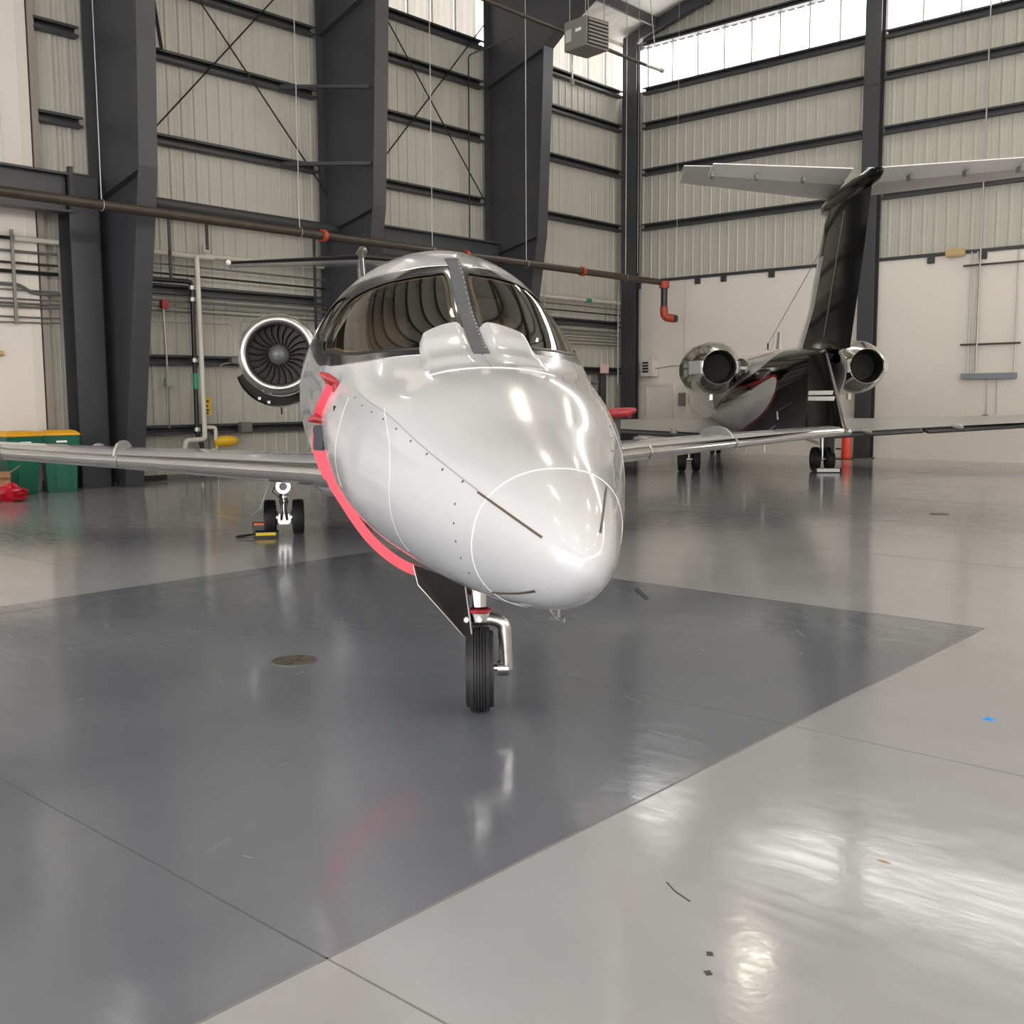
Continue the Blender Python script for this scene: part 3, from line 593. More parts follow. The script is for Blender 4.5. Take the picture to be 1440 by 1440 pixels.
tag(MB().add([(-.03,0,.001),(0,-.008,.001),(.03,0,.001),(0,.008,.001),(0,0,.005)],[(0,1,4),(1,2,4),(2,3,4),(3,0,4),(3,2,1,0)]).build('dry_leaf',M_card,loc=(-1.45,3.67,0)),'tiny tan leaf on the light floor','litter')
M_scuff=mat('dark_scuff',(.06,.06,.06),.6)
for p,q,w in (((-1.96,3.01),(-1.90,2.97),.006),((-1.90,2.97),(-1.82,2.94),.007),((-1.60,2.70),(-1.585,2.68),.02),((-1.55,2.60),(-1.53,2.585),.02)): strip_floor('scuff_mark',p,q,w,M_scuff)
M_scr=mat('pale_scratch',(.22,.23,.24),.4)
for i in range(26):
    x=-7.8+5*random.random(); y=1.6+5.5*random.random(); a=random.random()*PI; l=.04+.22*random.random()**2
    strip_floor('scratch',(x,y),(x+l*math.cos(a),y+l*math.sin(a)),.003,M_scr)

# ================= AIRCRAFT HELPERS =================
def pchip(x,y,q):
    x=np.array(x,float);y=np.array(y,float);h=np.diff(x);dl=np.diff(y)/h;m=np.zeros(len(x))
    for i in range(1,len(x)-1):
        if dl[i-1]*dl[i]>0:
            w1=2*h[i]+h[i-1];w2=h[i]+2*h[i-1];m[i]=(w1+w2)/(w1/dl[i-1]+w2/dl[i])
    m[0]=dl[0];m[-1]=dl[-1]
    i=np.clip(np.searchsorted(x,q)-1,0,len(x)-2);t=(q-x[i])/h[i]
    return (1+2*t)*(1-t)**2*y[i]+t*(1-t)**2*h[i]*m[i]+t*t*(3-2*t)*y[i+1]+t*t*(t-1)*h[i]*m[i+1]
class Body:
    def __init__(s,tipx,tipz,X,W,T,B,E,zm,el):
        s.tx=tipx; s.U=np.sqrt(np.r_[0,np.array(X)-tipx]); s.W=[0]+W; s.T=[tipz]+T; s.B=[tipz]+B; s.E=[E[0]]+E; s.zm=zm; s.el=el; s.x1=X[-1]
    def sec(s,x):
        u=np.sqrt(np.maximum(np.asarray(x,float)-s.tx,0)); return pchip(s.U,s.W,u),pchip(s.U,s.T,u),pchip(s.U,s.B,u),pchip(s.U,s.E,u)
    def S(s,x,a,scale=1.0):
        x,a=np.broadcast_arrays(np.array(x,float),np.array(a,float))
        w,t,b,e=s.sec(x);zc=b+(t-b)*s.zm; ca,sa=np.cos(a),np.sin(a);E=np.where(sa>0,e,s.el)
        c=np.sign(ca)*abs(ca)**(2/E);q=np.sign(sa)*abs(sa)**(2/E)
        return np.stack([x,w*c*scale,np.where(q>0,zc+(t-zc)*q*scale,zc+(zc-b)*q*scale)],-1)
    def G(s,P):
        x=np.clip(P[...,0],s.tx+1e-5,s.x1-1e-5); w,t,b,e=s.sec(x);zc=b+(t-b)*s.zm
        z=P[...,2];up=z>zc;E=np.where(up,e,s.el);v=np.where(up,(z-zc)/np.maximum(t-zc,1e-6),(z-zc)/np.maximum(zc-b,1e-6))
        return abs(P[...,1]/np.maximum(w,1e-6))**E+abs(v)**E
    def Nrm(s,P):
        e=2e-3;g=[]
        for k in range(3):
            d=np.zeros(3);d[k]=e; g.append(s.G(P+d)-s.G(P-d))
        g=np.stack(g,-1); l=np.linalg.norm(g,axis=-1,keepdims=True); g=g/np.maximum(l,1e-9)
        g[P[...,0]<s.tx+.004]=(-1,0,0)
        return g
    def at(s,x,a,off=0):
        P=s.S(x,a); n=s.Nrm(P); return P+n*off
    def grid(s,xs,as_,closed,scale=1.0):
        X,A=np.meshgrid(xs,as_,indexing='ij');P=s.S(X,A,scale);n,m=P.shape[:2]
        f=[(i*m+j,(i+1)*m+j,(i+1)*m+(j+1)%m,i*m+(j+1)%m) for i in range(n-1) for j in range(m if closed else m-1)]
        return P.reshape(-1,3),f,s.Nrm(P).reshape(-1,3)
def inpoly(p,poly):
    x,y=p;c=False;j=len(poly)-1
    for i in range(len(poly)):
        a,b=poly[i],poly[j]
        if (a[1]>y)!=(b[1]>y) and x<(b[0]-a[0])*(y-a[1])/(b[1]-a[1])+a[0]: c=not c
        j=i
    return c
def smoothloop(L,n=4,closed=True):
    # Catmull-Rom densify
    out=[];m=len(L)
    for i in range(m if closed else m-1):
        p0,p1,p2,p3=(np.array(L[(i+k)%m] if closed else L[min(max(i+k,0),m-1)],float) for k in (-1,0,1,2))
        for t in range(n):
            t/=n; out.append(tuple(.5*((2*p1)+(-p0+p2)*t+(2*p0-5*p1+4*p2-p3)*t*t+(-p0+3*p1-3*p2+p3)*t**3)))
    if not closed: out.append(tuple(map(float,L[-1])))
    return out
def cdt(body,xs,as_,loops,classify,closedset=()):
    pts=[];edges=[]
    nx,na=len(xs),len(as_)
    for x in xs:
        for a in as_: pts.append((x,a))
    # boundary edges
    idx=lambda i,j:i*na+j
    for i in range(nx-1): edges+=[(idx(i,0),idx(i+1,0)),(idx(i,na-1),idx(i+1,na-1))]
    for j in range(na-1): edges+=[(idx(0,j),idx(0,j+1)),(idx(nx-1,j),idx(nx-1,j+1))]
    # drop interior grid points too close to loop points
    segs=np.array([p for L,_ in loops for p in L])
    keep=[];mapi={}
    for k,(x,a) in enumerate(pts):
        i,j=divmod(k,na)
        if 0<i<nx-1 and 0<j<na-1 and (np.hypot(segs[:,0]-x,segs[:,1]-a).min()<.012): continue
        mapi[k]=len(keep); keep.append((x,a))
    edges=[(mapi[a],mapi[b]) for a,b in edges]
    for L,closed in loops:
        b=len(keep); keep+=list(L); m=len(L)
        edges+=[(b+i,b+(i+1)%m) for i in range(m if closed else m-1)]
    V,_,F,*_r=delaunay_2d_cdt([Vector(p) for p in keep],edges,[],0,1e-6)
    V=np.array([(v.x,v.y) for v in V]); groups={}
    for f in F:
        c=V[list(f)].mean(0); groups.setdefault(classify(c),[]).append(tuple(f))
    P=body.S(V[:,0],V[:,1]); return V,P,body.Nrm(P),groups
def sub(P,Nn,faces,off=0.0):
    used=sorted({i for f in faces for i in f}); m={k:i for i,k in enumerate(used)}
    return (P+Nn*off)[used],[tuple(m[i] for i in f) for f in faces],Nn[used]
def orient(vs,fs,ns):
    out=[]
    for f in fs:
        a,b,c=(np.array(vs[f[k]]) for k in (0,1,2)); n=np.cross(b-a,c-a); out.append(f if n@ns[f[0]]>=0 else tuple(f[::-1]))
    return out
def ribbon(body,path,w,h,name,m,parent,closed=False,base=0.0):
    # thin raised strip following a path given in surface parameters
    P=[body.at(*p,base) for p in path];N_=[body.Nrm(body.S(*p)) for p in path];n=len(P);vs=[];ns=[]
    for i in range(n):
        a=P[(i-1)%n] if closed or i>0 else P[i]; b=P[(i+1)%n] if closed or i<n-1 else P[i]
        t=b-a;t=t/(np.linalg.norm(t)+1e-9);s=np.cross(N_[i],t);s/= (np.linalg.norm(s)+1e-9)
        vs+=[P[i]-s*w/2,P[i]-s*w*.42+N_[i]*h,P[i]+s*w*.42+N_[i]*h,P[i]+s*w/2]
    fs=[]
    for i in range(n if closed else n-1):
        k=(i+1)%n
        for q in range(3): fs.append((i*4+q,i*4+q+1,k*4+q+1,k*4+q))
    mb=MB();mb.add(vs,fs);return mb.build(name,m,parent)
def airfoil(n=14):
    # upper TE -> LE -> lower TE, x from 1 to 0 to 1
    xs=[(1-math.cos(PI*i/n))/2 for i in range(n+1)]
    t=lambda x:5*(.2969*math.sqrt(x)-.126*x-.3516*x*x+.2843*x**3-.1036*x**4)
    up=[(x,t(x)) for x in xs[::-1]]; return up+[(x,-t(x)) for x in xs[1:]]
def wing(stations,name,m,parent,lefrac=.0,lemat=None,vertical=False,side=1,n=14,lename='leading_edge'):
    # stations: (span, x_le, height, chord, thickness)
    af=airfoil(n);cut=[i for i,(x,_) in enumerate(af) if x<=lefrac+1e-9]
    def pt(st,i):
        sp,xl,z,c,th=st;x,t=af[i]
        return (xl+x*c,t*th*c,z+0*sp) if False else ((xl+x*c,sp*side,z+t*th*c) if not vertical else (xl+x*c,z+t*th*c,sp))
    o=None;res=[]
    def make(ids,nm,mt,par,grow=0.0):
        mb=MB();k=len(ids);vs=[]
        for st in stations:
            for i in ids:
                p=list(pt(st,i)); vs.append(p)
        fs=[(s*k+j,s*k+j+1,(s+1)*k+j+1,(s+1)*k+j) for s in range(len(stations)-1) for j in range(k-1)]
        fs+=[tuple(range(k))[::-1],tuple(range((len(stations)-1)*k,len(stations)*k))]
        fs+=[((s+1)*k,s*k,s*k+k-1,(s+1)*k+k-1) for s in range(len(stations)-1)]
        mb.add(vs,fs);return mb.build(nm,mt,par,smooth=35)
    if not cut: return make(list(range(len(af))),name,m,parent)
    a,b=cut[0],cut[-1]
    main=make(list(range(0,a+1))+list(range(b,len(af))),name,m,parent)
    make(list(range(a,b+1)),lename,lemat,main)
    return main
def tyre(name,r,w,parent,c,rim=M_chrome2,grooves=5,chine=False,ry=0,sidewall=True):
    hw=w/2;pr=[]
    crown=w*.36 if not chine else w*.30
    g=grooves
    pr_side=[(-hw*.55,r*.50),(-hw*.95,r*.60),(-hw,r*.74)]+([(-hw*1.0,r*.86),(-hw*.97,r*.885),(-hw*.70,r*.90)] if chine else [(-hw*.97,r*.87)])+[(-crown*1.15,r*.965)]
    top=[]
    for i in range(g+1):
        y0=-crown+2*crown*i/(g+1);y1=-crown+2*crown*(i+1)/(g+1);f=lambda y:r*(1-.025*(y/crown)**2)
        gw=w*.014
        top+=[(y0+gw,f(y0)-(.009 if i>0 else 0)),(y0+gw*1.5,f(y0)),(y1-gw*1.5,f(y1)),(y1-gw,f(y1)-(.009 if i<g else 0))]
    pr=pr_side+top+[(-a,b) for a,b in pr_side[::-1]]
    t=MB().lathe(pr,48,'y',(0,0,0)).build(name,M_tire,parent,smooth=32,loc=c)
    return t
def wheelrim(r,w,parent,c,name='wheel_hub'):
    p=[(-w*.30,.0),(-w*.30,r*.16),(-w*.18,r*.20),(-w*.12,r*.38),(-w*.34,r*.47),(-w*.38,r*.52),(w*.38,r*.52),(w*.34,r*.47),(w*.12,r*.38),(w*.18,r*.20),(w*.30,r*.16),(w*.30,0)]
    return MB().lathe(p,28,'y').build(name,M_chrome2,parent,smooth=30,loc=c)
def nacelle(parent,x0,y,z,L,rl,rm,rt,side,paint,forward=True,blades=24,bucket=False,name='engine_nacelle'):
    # lathe body along x, front at x0
    out=[(0.10,rl*1.03),(.3,rl*1.09),(.7,rm),(L*.45,rm),(L*.7,rm*.95),(L*.88,(rm+rt)/2*1.02),(L,rt)]
    o=MB().lathe(out+[(L-.01,rt*.93),(L-.5,rt*.85)],48,'x').build(name,paint,parent,smooth=40,loc=(x0,y,z))
    lip=[(.10,rl*1.03),(.05,rl*1.0),(.015,rl*.955),(0,rl*.91),(.01,rl*.865),(.05,rl*.825),(.12,rl*.80),(.22,rl*.795)]
    MB().lathe(lip,48,'x').build('inlet_lip',M_lip,o,smooth=60)
    MB().lathe([(.22,rl*.795),(.60,rl*.80)],48,'x').build('inlet_duct',M_dark if False else M_fan,o,smooth=60)
    MB().lathe([(.10,0),(.12,rl*.10),(.18,rl*.19),(.26,rl*.26),(.32,rl*.275),(.50,rl*.28)],28,'x').build('spinner',M_spin,o,smooth=60)
    MB().lathe([(.60,0),(.60,rl*.80)],32,'x').build('stator_disc',M_dark,o)
    # one blade
    nb=7;vs=[]
    for i in range(nb):
        t=i/(nb-1);r=rl*(.27+.51*t);tw=math.radians(28+34*t);ch=rl*(.12+.075*t);sweep=.10*rl*math.sin(t*2.4)
        for k,(cx,th) in enumerate(((-.5,0),(0,.006),(.5,0),(0,-.006))):
            dx=cx*ch*math.cos(tw)+th*math.sin(tw);dt=cx*ch*math.sin(tw)-th*math.cos(tw)+sweep
            vs.append((.34+dx,dt,r))
    fs=[(i*4+k,i*4+(k+1)%4,(i+1)*4+(k+1)%4,(i+1)*4+k) for i in range(nb-1) for k in range(4)]+[(0,3,2,1),((nb-1)*4,(nb-1)*4+1,(nb-1)*4+2,(nb-1)*4+3)]
    b0=MB().add(vs,fs).build('fan_blade',M_fan,o,smooth=40)
    for k in range(1,blades):
        b=b0.copy();COL.objects.link(b);b.parent=o;b.rotation_euler=(2*PI*k/blades,0,0)
    return o
def tailpipe(o,L,rt,m=M_black,depth=.5):
    MB().lathe([(L-.012,rt*.92),(L-depth,rt*.80),(L-depth,0)],36,'x').build('exhaust_duct',M_dark,o,smooth=40)
    MB().lathe([(L-.03,rt*1.0),(L+.005,rt*1.0),(L+.008,rt*.97),(L-.012,rt*.92)],40,'x').build('exhaust_rim',M_chrome,o,smooth=40)

# ================= WHITE JET =================
TH=math.radians(142.22); NX,NY=-3.85184-math.sin(TH)*-.048,4.07299+math.cos(TH)*-.048
jet=tag(empty('business_jet',(NX,NY,0),TH),'large white twin-engine business jet in front, nose toward the camera','aircraft')
XS=[-1.55,-1,-.4,.2,.8,1.4,2.2,3.2,4.5,7.5,9,10.5,12,13.5,14.6]
BD=Body(-2.084,1.118,XS,[.277,.454,.628,.78,.859,.885,.944,1.02,1.007,1.0,.93,.80,.60,.36,.06],
 [1.445,1.591,1.783,1.934,2.198,2.584,2.745,2.64,2.63,2.63,2.62,2.58,2.52,2.44,2.30],
 [.868,.8,.767,.767,.742,.705,.682,.678,.68,.68,.72,.92,1.25,1.66,2.12],
 [2.257,2.357,2.356,2.138,1.868,1.796,2.012,2.095,2.096,2.1,2.1,2.1,2.1,2.1,2.1],.53,2.047)
GA=[(1.20,1.475),(1.236,1.338),(1.338,1.096),(1.58,.88),(1.70,.77),(1.74,.70),(1.735,.593),(1.78,.455),(1.74,.375),(1.60,.345),(1.401,.385),(1.15,.49),(.97,.607),(.696,.844),(.55,1.01),(.45,1.159),(.385,1.351),(.37,1.49),(.60,1.487),(.90,1.482)]
SA=[(1.80,.745),(1.98,.72),(2.18,.64),(2.30,.53),(2.28,.42),(2.1,.365),(1.86,.375),(1.85,.45),(1.805,.56),(1.79,.66)]
OA=[(1.353,1.355),(1.50,1.15),(1.72,.99),(1.95,.87),(2.2,.78),(2.42,.66),(2.55,.50),(2.5,.36),(2.3,.28),(1.9,.235),(1.5,.262),(1.165,.371),(.858,.592),(.581,.829),(.343,1.16),(.247,1.408)]
mir=lambda L:[(x,PI-a) for x,a in L[::-1]]
GAs=smoothloop(GA,4);SAs=smoothloop(SA,4)
OUT=[(1.317,PI/2)]+OA+[(.226,PI/2)]+[(x,PI-a) for x,a in OA[::-1]]
OUTs=smoothloop(OUT,4)
GB,SBl=[(x,PI-a) for x,a in GAs],[(x,PI-a) for x,a in SAs]
# nose-gear bay opening in the belly
BAY=[(-.02,-1.44),(.10,-1.44),(.62,-1.44),(.62,-1.70),(.10,-1.70),(-.02,-1.70)]
def cls(c):
    if inpoly(c,GAs): return 'ga'
    if inpoly(c,GB): return 'gb'
    if inpoly(c,SAs): return 'sa'
    if inpoly(c,SBl): return 'sb'
    if inpoly(c,OUTs): return 'frame'
    return 'skin'
na=61; ahalf=[PI*i/(na-1) for i in range(na)]; alow=[PI+PI*i/(na-1) for i in range(na)]
x_cut=np.linspace(0,3.0,56)
V,P,Nn,GR=cdt(BD,list(x_cut),ahalf,[(GAs,1),(GB,1),(SAs,1),(SBl,1),(OUTs,1)],cls)
skin=MB();sn=[]
def addpart(vs,fs,ns):
    fs=orient(vs,fs,ns); skin.add(vs,fs); sn.extend(ns)
addpart(*sub(P,Nn,GR['skin']))
un=np.linspace(0,math.sqrt(0+2.084),44); xn=-2.084+un*un; xn[-1]=0
full=[2*PI*i/(2*(na-1)) for i in range(2*(na-1))]
addpart(*BD.grid(xn,full,True))
addpart(*BD.grid(x_cut,alow,False))
addpart(*BD.grid(np.r_[np.linspace(3,7.5,24),np.linspace(7.8,14.59,30)],full,True))
hull=skin.build('fuselage',M_white,jet,normals=sn,fix=False)
def patch(key,name,m,off=0,parent=jet,thick=None):
    vs,fs,ns=sub(P,Nn,GR[key],off); fs=orient(vs,fs,ns); mb=MB(); mb.add(vs,fs); return mb.build(name,m,parent,normals=ns,fix=False)
fr=patch('frame','windshield_frame',M_frame)
fr['label']='polished dark metal surround of the windshield'
for key,nm,L in (('ga','windshield_pane',GAs),('gb','windshield_pane',GB),('sa','cockpit_side_window',SAs),('sb','cockpit_side_window',SBl)):
    vs,fs,ns=sub(P,Nn,GR[key],-.006); ids=sorted({i for f in GR[key] for i in f}); u_=V[ids]
    cx=(u_-u_.mean(0)); Mx=np.stack([np.ones(len(cx)),cx[:,0],cx[:,1],cx[:,0]**2,cx[:,0]*cx[:,1],cx[:,1]**2],1)
    ns=np.stack([Mx@np.linalg.lstsq(Mx,ns[:,k],rcond=None)[0] for k in range(3)],1); ns/=np.linalg.norm(ns,axis=1,keepdims=True)
    fs=orient(vs,fs,ns); p=MB().add(vs,fs).build(nm,M_glass,jet,normals=ns,fix=False)
    ribbon(BD,L,.022,.004,'window_gasket',M_gasket,p,closed=True)
ribbon(BD,OUTs,.010,.0025,'surround_edge',M_chrome,fr,closed=True)
# cream seal just inside each main pane
for L in (GAs,GB):
    c=np.mean(np.array(L),0); L2=[tuple(c+(np.array(p)-c)*.955) for p in L]; ribbon(BD,L2,.030,.0,'inner_seal',M_cream,fr,closed=True,base=-.014)
# centre post cover
mb=MB();vs=[]
pa=[(.20,PI/2)]+[(x,PI/2) for x in np.linspace(.24,1.46,18)]
for x,_ in pa:
    w_=.043
    for dy,h in ((-w_,-.005),(-w_,.012),(w_,.012),(w_,-.005)):
        wS,tS,bS,eS=BD.sec(x); a=math.acos(max(-1,min(1,np.sign(dy)*(abs(dy)/wS)**(eS/2)))); q=BD.at(x,a,h); vs.append(q)
k=len(pa); fs=[(i*4+j,i*4+(j+1)%4,(i+1)*4+(j+1)%4,(i+1)*4+j) for i in range(k-1) for j in range(4)]+[(3,2,1,0),((k-1)*4,(k-1)*4+1,(k-1)*4+2,(k-1)*4+3)]
post=mb.add(vs,fs).build('center_post_cover',M_post,jet)
for i in range(22):
    x=.30+i*.05; wS,tS,bS,eS=BD.sec(x); a=math.acos(-(.034/wS)**(eS/2)); q=BD.at(x,a,.012); n_=BD.Nrm(BD.S(x,a))
    o=MB().lathe([(0,.006),(.003,.005),(.004,0)],6,'z').build('screw',M_chrome2,post); o.location=q; o.rotation_euler=Vector(n_).to_track_quat('Z','Y').to_euler()
# defog fairings at the windshield foot
def fairing(sgn):
    xs=np.linspace(-.10,.60,22);ys=np.linspace(.006,.345,20);vs=[];ns=[]
    def hgt(u,v):
        # u along x 0..1 (front to windshield), v across 0..1
        e=min(max(v-.12,0),1-v)/.13; s=max(0,min(1,e)); s=s*s*(3-2*s); q=max(0,min(1,(u-.12)/.20)); q=q*q*(3-2*q); q2=max(0,min(1,(u-.52)/.25)); q2=q2*q2*(3-2*q2)
        return .005+s*(.020*q+.022*q2)
    for i,x in enumerate(xs):
        for j,y in enumerate(ys):
            u=i/21;v=j/19
            xx=x if u<.75 else x-.11*((u-.75)/.25)*max(0,v-.35)**1.5*1.7
            yy=y*(1-.10*u)
            wS,tS,bS,eS=BD.sec(xx); a=math.acos(min(1,(yy/wS)**(eS/2)))
            if sgn<0: a=PI-a
            vs.append(BD.at(xx,a,hgt(u,v)))
    nu,nv=22,20; top=[(i*nv+j,i*nv+j+1,(i+1)*nv+j+1,(i+1)*nv+j) for i in range(nu-1) for j in range(nv-1)]
    # skirt
    b=len(vs);ring=[i*nv for i in range(nu)]+[(nu-1)*nv+j for j in range(1,nv)]+[i*nv+nv-1 for i in range(nu-2,-1,-1)]+[j for j in range(nv-2,0,-1)]
    for k_ in ring:
        p=np.array(vs[k_]);n_=BD.Nrm(p); hh=hgt((k_//nv)/21,(k_%nv)/19); vs.append(p-n_*(hh+.004))
    m_=len(ring); fs=top+[(ring[i],ring[(i+1)%m_],b+(i+1)%m_,b+i) for i in range(m_)]
    return MB().add(vs,fs).build('defog_fairing',M_white,jet,smooth=50)
fairing(1);fairing(-1)
# windshield-foot plate seam
ribbon(BD,[(-.105,1.13+.0225*i) for i in range(40)],.012,.002,'fairing_seam',M_seam,jet)
# radome seam, panel seams, conductor strips
ribbon(BD,[(-1.60+.27*(1-math.sin(a))/2,a) for a in [2*PI*i/90 for i in range(90)]],.009,.0015,'radome_seam',M_seam,jet,closed=True)
for s in (0,1):
    f_=(lambda a:a) if s==0 else (lambda a:PI-a)
    ribbon(BD,smoothloop([(.396,f_(.586)),(-.024,f_(.615)),(-.602,f_(.590)),(-1.051,f_(.57)),(-1.437,f_(.50))],6,False),.006,.001,'hatch_seam',M_seamd,jet)
    ribbon(BD,smoothloop([(-.214,f_(.64)),(-.5,f_(.40)),(-.60,f_(.15)),(-.60,f_(-.01)),(-.576,f_(-.28)),(-.513,f_(-.65))],5,False),.004,.001,'panel_seam',M_seam,jet)
    ribbon(BD,smoothloop([(.40,f_(.50)),(.30,f_(.25)),(.32,f_(.0)),(.35,f_(-.3))],5,False),.004,.001,'panel_seam',M_seam,jet)
    for i in range(9):
        x=.30-i*.20; a=f_(.545 if x>-1 else .5); q=BD.at(x,a,.0005); o=MB().lathe([(0,.007),(.0015,.006),(.002,0)],6,'z').build('fastener',M_pouch,jet); o.location=q; o.rotation_euler=Vector(BD.Nrm(BD.S(x,a))).to_track_quat('Z','Y').to_euler()
    for i in range(6):
        a_=f_(.2-i*.2); x=-1.30; q=BD.at(x,a_,.0005); o=MB().lathe([(0,.006),(.0015,.005),(.002,0)],6,'z').build('fastener',M_pouch,jet); o.location=q; o.rotation_euler=Vector(BD.Nrm(BD.S(x,a_))).to_track_quat('Z','Y').to_euler()
for (x0,a0),(x1,a1) in (((-1.442,.477),(-1.934,.411)),((-1.60,2.40),(-2.00,2.20)),((-1.354,-.908),(-1.826,-.782)),((-1.354,PI+.908),(-1.826,PI+.782))):
    ribbon(BD,[(x0+(x1-x0)*i/12,a0+(a1-a0)*i/12) for i in range(13)],.010,.003,'lightning_strip',M_brown,jet)
# cockpit interior: lining with the same openings, bulkhead, glareshield, seats
LI=MB(); vs,fs,ns=sub(P,Nn,GR['skin'],-.05); LI.add(vs,[f for f in fs])
vs,fs,ns=BD.grid(x_cut[4:],[.02-.35,.0,]+[],False) if False else (None,None,None)
lin=LI.build('cockpit_lining',M_lin,jet,smooth=60,fix=False)
MB().prism([(-.86,1.45),(.86,1.45),(.80,2.1),(.5,2.48),(0,2.58),(-.5,2.48),(-.80,2.1)],0,2.75,2.80).build('cabin_bulkhead',M_dark,jet)
MB().prism([(-.80,1.60),(.80,1.60),(.80,1.66),(-.80,1.66)],0,.55,2.74).build('cockpit_floor',M_dark,jet)
MB().prism([(.62,1.84),(.80,1.90),(1.16,1.92),(1.16,1.68),(.62,1.68)],1,-.50,.50).build('glareshield',M_dark,jet,bevel=.02)
for s in (-1,1):
    st=MB().box((1.75,s*.40-.22,1.68),(2.25,s*.40+.22,1.84)).build('cockpit_seat',M_seat,jet,bevel=.04)
    MB().prism([(2.18,1.80),(2.30,1.80),(2.42,2.28),(2.32,2.30)],1,s*.40-.21,s*.40+.21).build('seat_back',M_seat,st,bevel=.04)
    MB().prism([(2.33,2.26),(2.42,2.26),(2.44,2.44),(2.36,2.44)],1,s*.40-.11,s*.40+.11).build('headrest',M_seat,st,bevel=.03)
# cream side panels inside the cockpit
for s in (-1,1):
    MB().add([(.9,s*.74,1.62),(2.7,s*.86,1.62),(2.7,s*.80,1.98),(1.6,s*.76,1.97),(.9,s*.68,1.80),(.9,s*.72,1.62),(2.7,s*.84,1.62),(2.7,s*.78,1.98),(1.6,s*.74,1.97),(.9,s*.66,1.80)],[(0,1,2,3,4),(9,8,7,6,5),(0,5,6,1),(1,6,7,2),(2,7,8,3),(3,8,9,4),(4,9,5,0)]).build('side_console',M_lin,jet)

# ---- nose gear ----
ng=MB().lathe([(.58,.042),(.80,.042)],20,'z').build('nose_gear_leg',M_chrome,jet,smooth=40,loc=(.02,.055,0))
MB().lathe([(.548,.0),(.548,.066),(.556,.070),(.564,.066),(.568,.05)],24,'z').build('red_collar',M_redd,ng,smooth=40)
MB().lathe([(.50,.0),(.50,.055),(.545,.058),(.545,0)],24,'z').build('swivel_head',M_chrome2,ng,smooth=40)
tubeo('fork',bend([(0,.04,.505),(0,-.075,.51),(0,-.135,.48),(0,-.145,.23)],.07,6),[.045]*2+[.042]*30 if False else .036,M_lip,ng,n=16)
MB().lathe([(-.155+.0,0),(-.155,.042),(-.095,.042),(-.095,0)],20,'y',(0,-.0,.235)).build('axle_boss',M_chrome2,ng,smooth=40)
MB().lathe([(-.12,.02),(.10,.02)],14,'y',(0,-.03,.235)).build('axle',M_chrome2,ng)
for dy in (-.0,.07): MB().box((-.075,dy-.013,.503),(-.045,dy+.013,.532)).build('steering_link',M_chrome2,ng,bevel=.006)
MB().box((-.185,-.158,.23),(-.178,-.132,.27)).build('data_plate',M_label,ng) if False else None
ng.rotation_euler=(0,0,math.radians(-9.3))
tyre('nose_tire',.233,.150,ng,(0,.0,.233),chine=True); wheelrim(.233,.12,ng,(0,.0,.233))
# open gear door hanging on the starboard side, bay edges
gd=MB().add([(.46,.36,.745),(.04,.12,.70),(-.06,.10,.43),(.02,.13,.415),(.40,.34,.64),(.46,.372,.745),(.04,.132,.70),(-.06,.112,.43),(.02,.142,.415),(.40,.352,.64)],[(0,1,2,3,4),(9,8,7,6,5),(0,5,6,1),(1,6,7,2),(2,7,8,3),(3,8,9,4),(4,9,5,0)]).build('nose_gear_door',M_black,jet)
gd['label']='black-faced open nose gear door'
tubeo('door_edge',[(.46,.367,.745),(.40,.347,.64),(.02,.137,.415),(-.06,.107,.43),(.04,.127,.70)],.005,M_chrome,gd,n=6)
boxo('gear_bay',(.0,-.12,.70),(.62,.13,.78),M_dark,jet)
tubeo('drag_brace',[(.02,.06,.62),(.42,.06,.74)],.02,M_chrome2,jet)
tubeo('red_hose',bend([(.2,.12,.72),(.16,.10,.64),(.10,.09,.63),(.05,.07,.70)],.04),.012,M_redd,jet,n=8)
# belly antennas
va=tubeo('belly_bracket',[(-1.52,.03,.89),(-1.42,-.04,.80)],.007,M_chrome,jet,n=8); tubeo('belly_bracket',[(-1.36,-.06,.87),(-1.42,-.045,.80)],.011,M_lip,jet,n=8); tubeo('belly_bracket',[(-1.44,-.07,.80),(-1.40,-.02,.80)],.010,M_chrome,jet,n=8)
tubeo('total_temp_probe',[(-1.80,-.26,.985),(-1.84,-.29,.955)],.009,M_pouch,jet,n=8)

